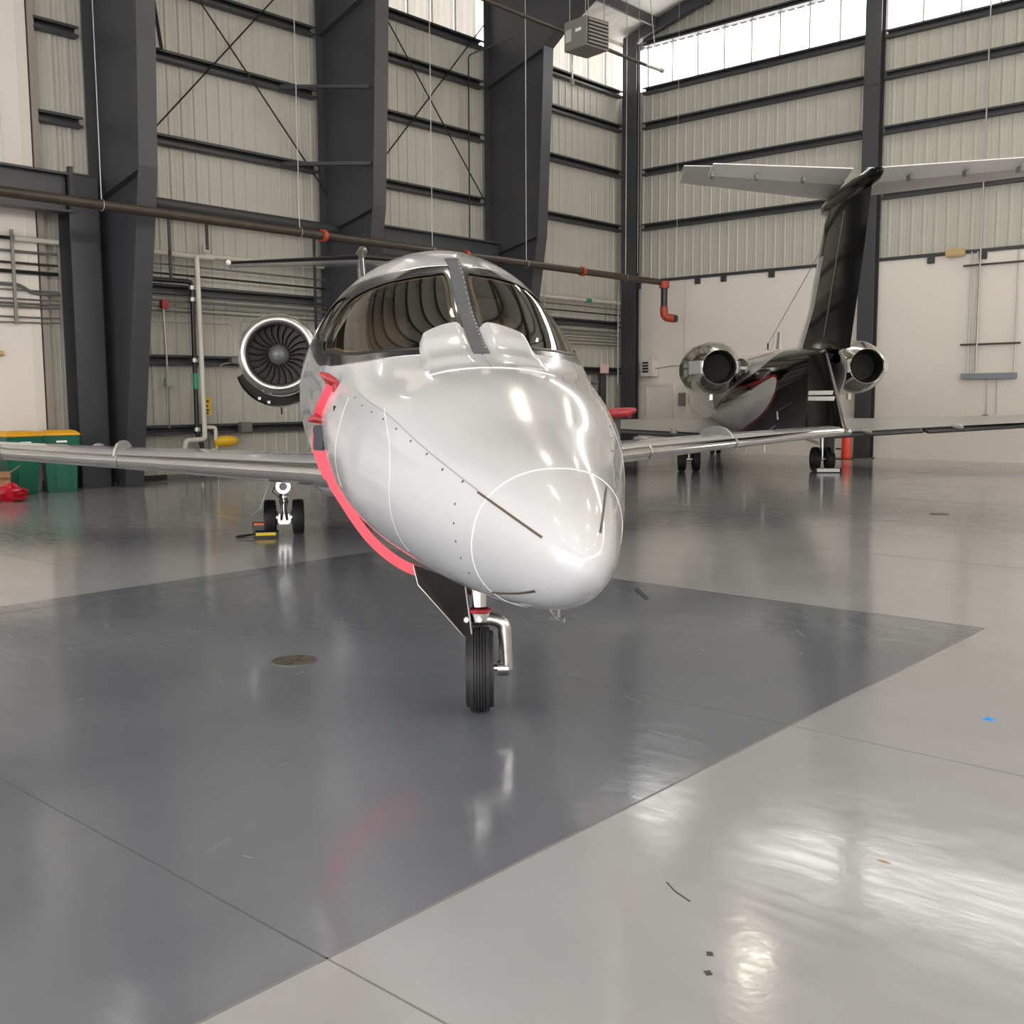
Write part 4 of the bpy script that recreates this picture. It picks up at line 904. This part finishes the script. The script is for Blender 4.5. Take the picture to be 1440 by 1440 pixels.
# ---- wings ----
ws=[(.55,5.25,.90,3.3,.13),(1.02,5.62,.93,2.75,.125),(3.05,6.55,1.04,2.0,.12),(4.4,7.18,1.11,1.72,.115),(6.35,8.08,1.20,1.32,.11)]
for s in (1,-1):
    w_=wing(ws,'wing',M_alu if False else M_white,jet,lefrac=.07,lemat=M_chrome,side=s)
    for sp,xl,z,c,th in (ws[2],ws[3]):
        af=airfoil(); pts=[(xl+x*c,s*sp,z+t*th*c*1.06) for x,t in af if x<=.075]
        MB().tube([(p[0]-.003,p[1],p[2]) for p in pts],.012,6).build('joint_band',M_chrome2,w_)
        if (s>0)==(sp<4): MB().prism([(xl+.06,z+.05),(xl+.16,z+.12),(xl+.32,z+.175),(xl+.55,z+.20),(xl+.80,z+.195),(xl+1.05,z+.16),(xl+1.22,z+.10),(xl+1.3,z+.02),(xl+.1,z+.02)],1,s*sp+.02,s*sp+.045).build('wing_fence',M_white,w_)
    wl=[(1.20,8.10,0,1.32,.09),(1.32,8.25,.03,1.25,.08),(1.75,8.62,.09,.95,.07),(2.33,9.10,.16,.60,.06)]
    af=airfoil();k=len(af)
    def wlpt(st,i,s=s):
        zz,xl,o_,c,th=st;x,t=af[i]; return (xl+x*c,s*(6.42+o_+t*th*c),zz)
    for ids,nm,mt in ((list(range(0,[i for i,(x,_) in enumerate(af) if x<=.07][0]+1))+list(range([i for i,(x,_) in enumerate(af) if x<=.07][-1],k)),'winglet',M_black),([i for i,(x,_) in enumerate(af) if x<=.07],'winglet_leading_edge',M_chrome)):
        q=len(ids);vs=[wlpt(st,i) for st in wl for i in ids]; fs=[(a*q+j,a*q+j+1,(a+1)*q+j+1,(a+1)*q+j) for a in range(len(wl)-1) for j in range(q-1)]+[tuple(range(q)),tuple(range((len(wl)-1)*q,len(wl)*q))]+[((a+1)*q,a*q,a*q+q-1,(a+1)*q+q-1) for a in range(len(wl)-1)]
        wo=MB().add(vs,fs).build(nm,mt,w_,smooth=35)
    for zz in (1.66,1.745):
        def yy(z_,x_): 
            o_=np.interp(z_,[q[0] for q in wl],[q[2] for q in wl]); return o_
        for sd in (1,-1):
            xl=float(np.interp(zz,[q[0] for q in wl],[q[1] for q in wl]));c=float(np.interp(zz,[q[0] for q in wl],[q[3] for q in wl]));o_=yy(zz,0)
            xs_=[xl+c*.09,xl+c*.30,xl+c*.62,xl+c*.93]; th=[.036,.042,.030,.012]
            vs=[];
            for h in (-.03,.03):
                for X_,t_ in zip(xs_,th): vs.append((X_,s*(6.42+o_+h*.15+sd*(t_*.95+.006)),zz+h))
            vs+= [(v[0],v[1]-s*sd*.012,v[2]) for v in vs]
            MB().add(vs,[(0,1,5,4),(1,2,6,5),(2,3,7,6),(8,12,13,9),(9,13,14,10),(10,14,15,11),(0,4,12,8),(3,11,15,7),(4,5,13,12),(5,6,14,13),(6,7,15,14),(0,8,9,1),(1,9,10,2),(2,10,11,3)]).build('winglet_stripe',M_label,w_)
    MB().lathe([(0,0),(.02,.03),(.10,.045),(.3,.04),(.5,0)],14,'x').build('tip_light',M_chrome,w_,smooth=50,loc=(8.0,s*6.40,1.20))
    # wing root fairing: part of the body
    rf=[(5.0,.62,.10),(5.4,.86,.20),(6.2,1.0,.30),(7.2,1.02,.34),(8.4,.94,.30),(9.4,.70,.15)]
    MB().tube([(x,s*(y-.32),.92) for x,y,r in rf],[r for x,y,r in rf],16).build('root_fairing',M_white,jet,smooth=60)
    for x,y in ((8.6,2.2),(9.0,3.7)): MB().lathe([(0,0),(.05,.03),(.3,.05),(.6,.03),(.75,0)],10,'x').build('flap_fairing',M_white,w_,smooth=60,loc=(x-.3,s*y,.93+y*.045))
# ---- main gear ----
for s in (1,-1):
    y=s*1.31; g=MB().lathe([(.46,.045),(.98,.05)],18,'z').build('main_gear_leg',M_chrome2,jet,smooth=40,loc=(7.92,y,0))
    MB().lathe([(-.10,0),(-.10,.088),(-.07,.10),(-.02,.10),(-.02,0)],28,'x').build('landing_lamp',M_label,g,smooth=30,loc=(-.02,.0,.62))
    MB().lathe([(-.11,.05),(-.11,.09),(-.095,.09)],28,'x').build('lamp_bezel',M_chrome,g,smooth=30,loc=(-.02,.0,.62))
    MB().lathe([(.20,.033),(.46,.033)],16,'z').build('piston',M_chrome,g,smooth=40)
    for sy in (-1,1): tubeo('torque_link',[(-.05,sy*.03,.46),(-.14,sy*.02,.33),(-.06,sy*.035,.20)],.016,M_lip,g)
    MB().box((-.06,-.085,.14),(.06,.085,.27)).build('axle_block',M_lip,g,bevel=.02)
    for k_ in range(3): MB().lathe([(0,.055),(.03,.06),(.05,.055)],14,'z').build('gland_nut',M_chrome,g,smooth=30,loc=(0,0,.40+k_*.06))
    MB().lathe([(-.2,.028),(.2,.028)],14,'y').build('axle',M_chrome2,g,loc=(0,0,.215))
    for sy in (-1,1):
        tyre('main_tire',.225,.145,g,(0,sy*.172,.225)); wheelrim(.225,.13,g,(0,sy*.172,.225))
        MB().lathe([(-.02,0),(-.02,.085),(.02,.085),(.02,0)],20,'y').build('brake_pack',M_lip,g,smooth=30,loc=(0,sy*.10,.225))
    tubeo('side_brace',[(7.92,y-s*.06,.66),(7.92,s*.80,.82)],.024,M_chrome,jet); tubeo('side_brace_rear',[(7.96,y-s*.04,.74),(8.02,s*.8,.80)],.016,M_gasket,jet)
    tubeo('brake_line',bend([(7.84,y+s*.10,.62),(7.82,y+s*.14,.55),(7.84,y+s*.06,.50),(7.86,y,.42)],.04),.006,M_gasket,jet,n=6)
    MB().add([(7.35,s*1.40,.82),(8.35,s*1.40,.82),(8.30,s*1.54,.47),(7.40,s*1.54,.47),(7.45,s*1.575,.38),(8.2,s*1.575,.38),(8.1,s*1.70,.285),(7.55,s*1.70,.285)]+[(x,s*(y_+.012),z) for x,y_,z in ((7.35,1.40,.82),(8.35,1.40,.82),(8.30,1.54,.47),(7.40,1.54,.47),(7.45,1.575,.38),(8.2,1.575,.38),(8.1,1.70,.285),(7.55,1.70,.285))],
      [(0,1,2,3),(3,2,5,4),(4,5,6,7),(8,11,10,9),(11,12,13,10),(12,15,14,13),(0,3,11,8),(3,4,12,11),(4,7,15,12),(1,9,10,2),(2,10,13,5),(5,13,14,6),(0,8,9,1),(7,6,14,15)]).build('main_gear_door',M_white,jet)
# ---- engines ----
for s in (1,-1):
    e=nacelle(jet,9.25,s*1.37,2.31,2.9,.515,.56,.36,s,M_white); tailpipe(e,2.9,.36)
    MB().prism([(10.1,2.20),(10.4,2.30),(11.8,2.32),(12.0,2.24),(11.7,2.16),(10.4,2.14)],1,s*.55 if s>0 else -.90,.90 if s>0 else -.55).build('pylon',M_white,jet)
    # open lower cowl hanging below
    if s>0:
        pr=[]
        r0=.60;arc=[math.radians(a) for a in np.linspace(196,318,22)]
        vs=[];
        for x in (.75,.80,2.0,2.1):
            rr_=r0 if .78<x<2.05 else r0*.99
            for a in arc: vs.append((x,rr_*math.cos(a)*-1.0*1.0 if False else rr_*1.06*math.cos(a)*-1,rr_*math.sin(a)-.13))
        # shell (outer) and inner liner
        k=len(arc); fs=[(i*k+j,i*k+j+1,(i+1)*k+j+1,(i+1)*k+j) for i in range(3) for j in range(k-1)]
        cw=MB().add(vs,fs).build('open_cowl_door',M_chrome2,e,smooth=50); cw['label']='lower engine cowl hanging open'
        vi=[(x,y_*.975,(z_+.13)*.965-.13) for x,y_,z_ in vs]; front=[tuple(vs[j]) for j in range(k)]+[tuple(vi[j]) for j in range(k)]
        MB().add(vi,fs).build('cowl_liner',M_dark,e,smooth=50,fix=True)
        MB().add([(.80,y_*.97,(z_+.13)*.96-.13) for _,y_,z_ in vs[:k]]+[(.80,y_*.80,(z_+.13)*.80-.10) for _,y_,z_ in vs[:k]],[(j,j+1,k+j+1,k+j) for j in range(k-1)]).build('cowl_bulkhead',M_dark,e)
        for yy_,zz_ in ((.30,-.60),(.17,-.655)): boxo('cowl_latch',(.72,yy_-.02,zz_-.02),(.76,yy_+.02,zz_+.02),M_label,e)
        tubeo('drain_mast',[(.9,0,-.72),(.92,0,-.83)],.012,M_gasket,e,n=8)
# ---- tail ----
fin=MB(); fs_=[(2.42,11.6,0,3.4,.07),(2.9,12.3,0,2.7,.075),(4.20,13.7,0,1.7,.08)]
fn=wing([(z,x,0,c,t) for z,x,_,c,t in fs_],'tail_fin',M_white,jet,lefrac=.07,lemat=M_chrome,vertical=True)
MB().lathe([(0,0),(.05,.05),(.2,.085),(.8,.10),(1.7,.08),(2.2,0)],20,'x').build('tail_bullet',M_lip,fn,smooth=60,loc=(13.35,0,4.28))
for s in (1,-1):
    h=wing([(.05,13.85,4.22,1.45,.10),(2.35,14.75,4.19,.80,.10)],'tailplane',M_white,jet,lefrac=.07,lemat=M_gasket,side=s); h['label']='tailplane with black leading edge'
    MB().lathe([(-.03,0),(0,.045),(.7,.04),(.78,0)],12,'x').build('tip_cap',M_label,h,smooth=50,loc=(14.73,s*2.38,4.19))
MB().prism([(12.35,2.5),(12.8,2.5),(13.0,3.85),(12.9,3.9)],1,-.05,.05).build('dorsal_antenna',M_lip,jet) if False else None

# ---- streamer with covers, starboard ----
def streamer(path,w,lift,name,m,parent,nrm):
    vs=[];n=len(path)
    for i,p in enumerate(path):
        p=np.array(p);a=np.array(path[max(i-1,0)]);b=np.array(path[min(i+1,n-1)]);t=(b-a)/np.linalg.norm(b-a);s_=np.cross(np.array(nrm[i]),t);s_/=np.linalg.norm(s_)
        k=np.array(nrm[i])*.0016
        vs+=[p-s_*w/2-k,p+s_*w/2-k,p+s_*w/2+k,p-s_*w/2+k]
    fs=[(i*4+q,i*4+(q+1)%4,(i+1)*4+(q+1)%4,(i+1)*4+q) for i in range(n-1) for q in range(4)]+[(3,2,1,0),((n-1)*4,(n-1)*4+1,(n-1)*4+2,(n-1)*4+3)]
    return MB().add(vs,fs).build(name,m,parent,smooth=40)
PA=[(.8,.804,1.774),(.84,.838,1.703),(.92,.873,1.631),(1.05,.891,1.565)]
PB=[(1.1,.896,1.529),(1.08,.89,1.42),(1.05,.859,1.311),(1.0,.807,1.182),(.92,.738,1.066),(.84,.667,.956),(.75,.592,.861),(.65,.503,.783),(.55,.408,.727),(.42,.297,.694),(.34,.253,.677)]
cr=lambda L:[tuple(v) for v in smoothloop(L,4,False)]
LPt=empty('remove_before_flight_streamer',(NX,NY,0),TH); tag(LPt,'long red ribbon with red probe covers hanging down the jet cheek to the nose gear','streamer')
toc=np.array([-.93,.25,.1]);toc/=np.linalg.norm(toc)
a=cr(PA); streamer(a,.066,0,'ribbon',M_red,LPt,[toc]*len(a))
b=cr(PB); streamer(b,.06,0,'ribbon',M_red,LPt,[np.array([-.85,.5,.1+0*i]) /1.0 for i in range(len(b))])
b2=cr([(1.12,.90,1.53),(1.13,.915,1.42),(1.10,.885,1.30),(1.05,.845,1.21)]); o=streamer(b2,.03,0,'ribbon_tail',M_red,LPt,[np.array([-.8,.6,.1])]*len(b2))
tubeo('ribbon_loop',bend([(.34,.253,.68),(.31,.235,.60),(.29,.20,.585),(.29,.19,.66)],.03),.012,M_red,LPt,n=8)
def cover(pts,r,name,m,parent): return MB().tube(pts,r,8).build(name,m,parent,smooth=50)
cover([(.80,.870,1.853),(.78,.83,1.825),(.76,.79,1.800),(.76,.765,1.785)],[.006,.028,.024,.012],'probe_cover',M_redd,LPt)
cover([(.76,.785,1.79),(.77,.77,1.745)],[.02,.028],'probe_cover_tail',M_redd,LPt)
cover([(1.0,.945,1.572),(.98,.90,1.583),(.95,.86,1.572),(.92,.835,1.575)],[.010,.030,.022,.020],'probe_cover',M_redd,LPt)
cover([(.92,.84,1.61),(.92,.835,1.535)],[.018,.015],'probe_cover_tail',M_redd,LPt)
pc=MB().prism([(-.035,.0),(.022,.0),(.035,-.03),(.028,-.055),(.034,-.15),(-.030,-.155),(-.036,-.06)],0,-.02,.02).build('vane_cover_pouch',M_pouch,LPt,bevel=.006,loc=(.88,.885,1.545)); pc.rotation_euler=(0,0,-.2)
# probes on the jet itself
for s in (1,-1):
    tubeo('pitot_probe',[(.98,s*.80,1.785),(.86,s*.83,1.79),(.78,s*.79,1.79)],.010,M_pouch,jet,n=8); tubeo('pitot_probe',[(1.05,s*.87,1.575),(.95,s*.885,1.575)],.010,M_pouch,jet,n=8)
    tubeo('vane_probe',[(.80,s*.83,1.44),(.79,s*.80,1.40),(.77,s*.775,1.36)],.006,M_heat,jet,n=6); tubeo('vane_probe',[(.79,s*.81,1.40),(.78,s*.80,1.46)],.005,M_heat,jet,n=6)
LQ=empty('remove_before_flight_streamer',(NX,NY,0),TH); tag(LQ,'short red probe cover with a dark pouch on the far right cheek of the jet','streamer')
cover([(.90,-.87,1.60),(.88,-.95,1.60),(.86,-1.03,1.605),(.86,-1.08,1.62)],[.02,.032,.03,.012],'probe_cover',M_redd,LQ)
cover([(.88,-1.02,1.60),(.88,-1.05,1.57)],[.02,.008],'probe_cover_tail',M_redd,LQ)
MB().prism([(-.03,0),(.03,0),(.04,-.06),(.03,-.17),(-.03,-.165)],0,-.02,.02).build('vane_cover_pouch',M_pouch,LQ,bevel=.006,loc=(.92,-.965,1.575))

# chocks
t=empty('wheel_chock',(NX+7.72*math.cos(TH)-1.52*math.sin(TH),NY+7.72*math.sin(TH)+1.52*math.cos(TH),0),TH); tag(t,'black and yellow wheel chock at the white jet main wheel','chock')
MB().prism([(-.06,0),(.06,0),(.04,.07),(.0,.09),(-.04,.07)],1,-.14,.14).build('block',M_gasket,t); MB().prism([(-.062,.03),(-.048,.062),(-.052,.066),(-.067,.033)],1,-.11,.13).build('yellow_band',M_yel2,t)
tubeo('rope',bend([(0,.13,.05),(-.05,.30,.02),(0,.38,.015),(.12,.36,.015),(.2,.2,.02)],.05),.008,M_gasket,t,n=6)
t=empty('wheel_chock',(NX+8.22*math.cos(TH)-1.60*math.sin(TH),NY+8.22*math.sin(TH)+1.60*math.cos(TH),0),TH); tag(t,'chock with an orange mark behind the outer wheel of the white jet','chock')
MB().prism([(-.06,0),(.06,0),(.04,.10),(.0,.14),(-.04,.10)],1,-.10,.12).build('block',M_gasket,t); MB().prism([(-.064,.10),(-.052,.128),(-.056,.132),(-.069,.104)],1,-.04,.10).build('orange_band',M_or,t)

# ================= FAR JET (white, silver and black) =================
T2=math.radians(-52.28)
far=tag(empty('business_jet',(-11.82,21.63,0),T2),'far jet with a glossy black T-tail, seen from behind on the right','aircraft')
M_silver=mat('silver_white_paint',(.60,.60,.61),.14,coat=.6)
M_nac=mat('polished_nacelle_metal',(.66,.63,.58),.13,1)
M_elev=mat('elevator_grey',(.80,.79,.77),.4); M_stab=mat('tailplane_grey',(.50,.495,.48),.35)
X2=[-9.2,-8.4,-7,-5.6,-4,0,2,3.5,4.5,5.5,6.5,7.2,7.6]
B2=Body(-9.6,1.3,X2,[.3,.55,.85,.96,.98,.98,.95,.86,.75,.6,.42,.25,.06],[1.6,1.85,2.3,2.62,2.66,2.66,2.66,2.62,2.58,2.54,2.50,2.45,2.35],
  [1.0,.85,.76,.72,.72,.72,.78,.95,1.12,1.35,1.62,1.9,2.2],[2.1]*13,.5,2.1)
BK=[(4.5,1.57),(4.85,2.06),(4.69,2.51),(4.25,2.75),(3.57,2.9),(2.71,3.04),(1.7,3.17),(0.84,3.30),(2.0,3.27),(3.0,3.24),(4.2,3.15),(5.1,3.02),(5.50,2.97),(5.70,3.12),(5.56,3.43),(5.05,3.70),(4.23,3.86),(2.89,3.96),(1.86,4.02),(0,4.2),(-1.9,4.5)]
BKs=smoothloop(BK,4,False)
POLY=BKs+[(-2,4.9),(8,4.9),(8,1.4),(4.4,1.4)]
V2,P2,N2,G2=cdt(B2,list(np.linspace(-2.2,7.4,76)),[PI/2+PI*i/50 for i in range(51)],[(BKs[1:],0)],lambda c:'black' if inpoly(c,POLY) else 'white')
mb=MB();n_=[]
def app(mbx,nl,vs,fs,ns,mi):
    fs=orient(vs,fs,ns);mbx.add(vs,fs,mi);nl.extend(ns)
def mirr(vs,fs,ns):
    v=np.array(vs)*[1,-1,1];q=np.array(ns)*[1,-1,1];return v,fs,q
for k_,mi in (('white',0),('black',1)):
    q=sub(P2,N2,G2[k_]); app(mb,n_,*q,mi); app(mb,n_,*mirr(*q),mi)
un=np.linspace(0,math.sqrt(7.4),40); app(mb,n_,*B2.grid(-9.6+un*un,[2*PI*i/100 for i in range(100)],True),0)
app(mb,n_,*B2.grid(np.linspace(7.4,7.59,6),[2*PI*i/100 for i in range(100)],True),1)
mb.build('fuselage',[M_silver,M_black],far,normals=n_,fix=False)
for s in (0,1):
    f_=(lambda a:a) if s==0 else (lambda a:PI-a)
    R=lambda L,w,m=M_pin,nm='pinstripe':ribbon(B2,[(x,f_(a)) for x,a in smoothloop(L,5,False)],w,.002,nm,m,far)
    R(BK[10:],.045); R([(4.4,1.75),(4.2,2.0),(3.9,2.15),(3.2,2.25),(2.4,2.36),(1.2,2.5),(0,2.6)],.075); R([(5.3,2.93),(4.2,3.03),(2.7,3.08),(.84,3.33),(-.34,3.40)],.05)
    for i in range(6): 
        x=-6.0+i*.95; ribbon(B2,[(x-.14,f_(2.78)),(x-.10,f_(2.66)),(x,f_(2.62)),(x+.10,f_(2.66)),(x+.14,f_(2.78)),(x+.10,f_(2.92)),(x,f_(2.95)),(x-.1,f_(2.92))],.05,.004,'cabin_window',M_dark,far,closed=True)
# wings
for s in (1,-1):
    w_=wing([(.5,-3.4,.86,5.2,.12),(1.2,-2.7,.92,4.4,.115),(3.0,-1.5,1.02,3.2,.10),(6.0,-.2,1.17,2.1,.09),(8.9,1.05,1.32,1.15,.08)],'wing',M_alu,far,lefrac=.05,lemat=M_chrome,side=s)
    for a,b in ((1.15,3.1),(3.2,6.2)):
        za,zb=.93+.05*(a-1.2)-.02,.93+.05*(b-1.2)-.02
        MB().prism([(1.55,0),(1.9,.03),(2.02,.0),(1.9,-.05),(1.55,-.06)],1,0,1).build('flap',M_alu,w_) if False else MB().add([(1.60,s*a,za+.0),(2.05,s*a,za-.06),(2.03,s*a,za-.10),(1.60,s*a,za-.07),(1.66,s*b,zb+.0),(2.0,s*b,zb-.05),(1.98,s*b,zb-.08),(1.66,s*b,zb-.06)],[(0,1,2,3),(7,6,5,4),(0,4,5,1),(1,5,6,2),(2,6,7,3),(3,7,4,0)]).build('flap',M_steel2,w_)
    for y,l in ((2.0,.9),(3.85,.8),(5.9,.6)): MB().lathe([(0,0),(.06,.05),(.3,.085),(.6,.07),(l,.01)],14,'x').build('flap_track_fairing',M_silver,w_,smooth=60,loc=(1.35,s*y,.90+.05*(y-1.2)))
    # nacelles
    e=nacelle(far,1.15,s*1.36,2.25,3.0,.47,.54,.325,s,M_nac,blades=18); tailpipe(e,3.0,.325)
    sd=s
    for q in (1,-1):
        # reverser arm fairings on the outer and inner side of the nozzle
        MB().add([(1.95,q*.50,-.14),(1.95,q*.50,.14),(2.98,q*.345,.11),(2.98,q*.345,-.11),(1.95,q*.44,-.16),(1.95,q*.44,.16),(2.98,q*.30,.13),(2.98,q*.30,-.13),(2.5,q*.52,.13),(2.5,q*.52,-.13)],
          [(0,1,8,9),(9,8,2,3),(1,5,6,2,8),(0,9,3,7,4),(3,2,6,7),(0,4,5,1),(4,7,6,5)]).build('reverser_fairing',M_silver,e,bevel=.01)
    for a0,a1 in ((35,145),(215,325)):
        k=12;vs=[]
        for x,r in ((2.25,.482),(2.55,.43),(2.93,.325)):
            for i in range(k+1):
                a=math.radians(a0+(a1-a0)*i/k); tt=abs(i/k-.5)*2; xx=x+(.25*tt**2 if x<2.3 else 0); rr_=r+(0 if x>2.3 else -.035*tt**2)+.022; vs.append((xx,rr_*math.cos(a),rr_*math.sin(a)))
        fs=[(i*(k+1)+j,i*(k+1)+j+1,(i+1)*(k+1)+j+1,(i+1)*(k+1)+j) for i in range(2) for j in range(k)]
        MB().add(vs,fs).build('reverser_petal',M_chrome2,e,smooth=60)
    boxo('drain_vent',(1.6,-.03,-.62),(1.75,.03,-.52),M_chrome2,e)
    MB().add([(1.6,s*.80,2.16),(3.7,s*.72,2.16),(3.9,s*.80,2.20),(3.9,s*1.02,2.22),(1.6,s*1.0,2.18),(1.6,s*.80,2.30),(3.7,s*.72,2.30),(3.9,s*.80,2.26),(3.9,s*1.02,2.27),(1.6,s*1.0,2.32)],[(4,3,2,1,0),(5,6,7,8,9),(0,1,6,5),(1,2,7,6),(2,3,8,7),(3,4,9,8),(4,0,5,9)]).build('pylon',M_silver,far)
    MB().lathe([(0,.0),(.04,.10),(.25,.16),(.6,.17),(.62,.15),(.1,.02)],20,'x').build('pylon_scoop',M_nac,far,smooth=50,loc=(3.4,s*.95,2.26))
    if s<0:
        for i,wd_ in enumerate((.10,.07,.10,.06,.09)):
            MB().lathe([(.0,.545),(wd_,.545)],6,'x',a0=math.radians(166),a1=math.radians(194)).build('registration_mark',M_pouch,e,loc=(.70+i*.16,0,.0))
    # tailplane and elevator
    th=wing([(.06,6.75,4.83,1.35,.085),(2.50,8.25,4.84,.60,.085)],'tailplane',M_stab,far,lefrac=.05,lemat=M_chrome,side=s)
    MB().add([(8.02,s*.10,4.855),(8.72,s*.10,4.90),(9.22,s*2.12,4.90),(8.72,s*2.12,4.865),(8.02,s*.10,4.80),(8.72,s*.10,4.885),(9.22,s*2.12,4.888),(8.72,s*2.12,4.83)],[(3,2,1,0),(4,5,6,7),(0,1,5,4),(1,2,6,5),(2,3,7,6),(3,0,4,7)]).build('elevator',M_elev,th)
    MB().add([(8.74,s*2.14,4.86),(9.18,s*2.14,4.875),(9.24,s*2.52,4.875),(8.86,s*2.52,4.86),(8.74,s*2.14,4.835),(9.18,s*2.14,4.86),(9.24,s*2.52,4.86),(8.86,s*2.52,4.84)],[(3,2,1,0),(4,5,6,7),(0,1,5,4),(1,2,6,5),(2,3,7,6),(3,0,4,7)]).build('horn_tip',M_stab,th)
    for y in (.75,1.45,2.1): boxo('hinge_bracket',(8.15+.33*y,s*y-.02,4.76),(8.32+.33*y,s*y+.02,4.83),M_heat,th)
    # main gear
    g=MB().lathe([(.30,.055),(1.0,.06)],16,'z').build('main_gear_leg',M_chrome2,far,smooth=40,loc=(0,s*1.5,0))
    for q in (-1,1):
        tyre('main_tire',.275,.17,g,(0,q*.16,.275)); wheelrim(.275,.15,g,(0,q*.16,.275))
    tubeo('side_brace',[(0,s*1.42,.62),(0,s*.85,.86)],.03,M_chrome2,far); tubeo('axle',[(0,-.12,.275),(0,.12,.275)],.04,M_chrome2,g)
    MB().box((-.5,s*1.66-.012,.42),(.5,s*1.66+.012,.92)).build('gear_door',M_silver,far,bevel=.01)
    # ventral strakes near the tail and small vents
    tubeo('static_wick',[(5.2,s*.46,1.42),(5.5,s*.50,1.30)],.015,M_label,far,n=6)
# nose gear
g=MB().lathe([(.2,.045),(.85,.05)],14,'z').build('nose_gear_leg',M_chrome2,far,smooth=40,loc=(-7.4,0,0))
for q in (-1,1): tyre('nose_tire',.22,.12,g,(0,q*.09,.22))
MB().box((-.6,-.16,.34),(.6,-.14,.82)).build('nose_gear_door',M_black,g); MB().box((-.6,.14,.34),(.6,.16,.82)).build('nose_gear_door',M_black,g)
# fin, rudder, bullet
f1=wing([(2.40,4.55,0,3.85,.085),(3.12,5.60,0,3.15,.085),(3.90,6.25,0,2.85,.085)],'tail_fin',M_black,far,lefrac=.38,lemat=M_silver,vertical=True)
f2=wing([(3.90,6.25,0,2.85,.085),(4.66,6.90,0,2.50,.085)],'upper_fin',M_black,f1,lefrac=.05,lemat=M_black,vertical=True)
MB().add([(7.62,-.10,2.5),(7.66,-.10,2.5),(8.42,-.085,4.28),(8.38,-.085,4.28)],[(0,1,2,3)]) if False else None
for s in (-1,1):
    tubeo('rudder_gap',[(7.20,s*.118,2.62),(8.20,s*.088,4.40)],.008,M_heat,f1,n=6)
MB().lathe([(0,0),(.06,.07),(.35,.125),(1.1,.15),(2.2,.14),(3.0,.10),(3.28,.05),(3.3,0)],24,'x').build('bullet_fairing',M_black,f1,smooth=60,loc=(6.45,0,4.655))
MB().prism([(2.35,2.60),(2.75,2.60),(2.85,2.95),(2.62,2.98)],1,-.015,.015).build('blade_antenna',M_silver,far)
tubeo('whip_antenna',[(1.9,0,2.64),(2.1,0,3.0)],.008,M_pipem,far,n=6); tubeo('whip_antenna',[(2.6,0,2.64),(2.45,0,3.0)],.008,M_pipem,far,n=6)
tubeo('antenna_wire',[(1.38,0,2.80),(6.55,0,4.15)],.006,M_gasket,far,n=5); tubeo('wire_post',[(1.38,0,2.62),(1.38,0,2.82)],.02,M_gasket,far,n=6)
MB().prism([(4.9,.92),(5.25,1.12),(5.2,.70),(5.05,.68)],1,-.02,.02).build('belly_mast',M_label,far) if False else MB().prism([(3.0,.88),(3.25,.92),(3.18,.60),(3.10,.60)],1,-.35,-.32).build('belly_antenna',M_label,far)
MB().prism([(.9,.76),(1.15,.76),(1.08,.48),(1.0,.48)],1,-.4,-.37).build('belly_antenna',M_label,far)
t=empty('wheel_chock',(-11.82+.46*math.cos(T2)-1.52*math.sin(T2),21.63+.46*math.sin(T2)+1.52*math.cos(T2),0),T2); tag(t,'black chock with a white stripe at the far jet right wheel','chock')
MB().prism([(-.09,0),(.09,0),(.05,.10),(-.05,.10)],1,-.30,.30).build('block',M_gasket,t); MB().prism([(.092,.02),(.062,.09),(.068,.092),(.098,.022)],1,-.25,.25).build('white_stripe',M_label,t)
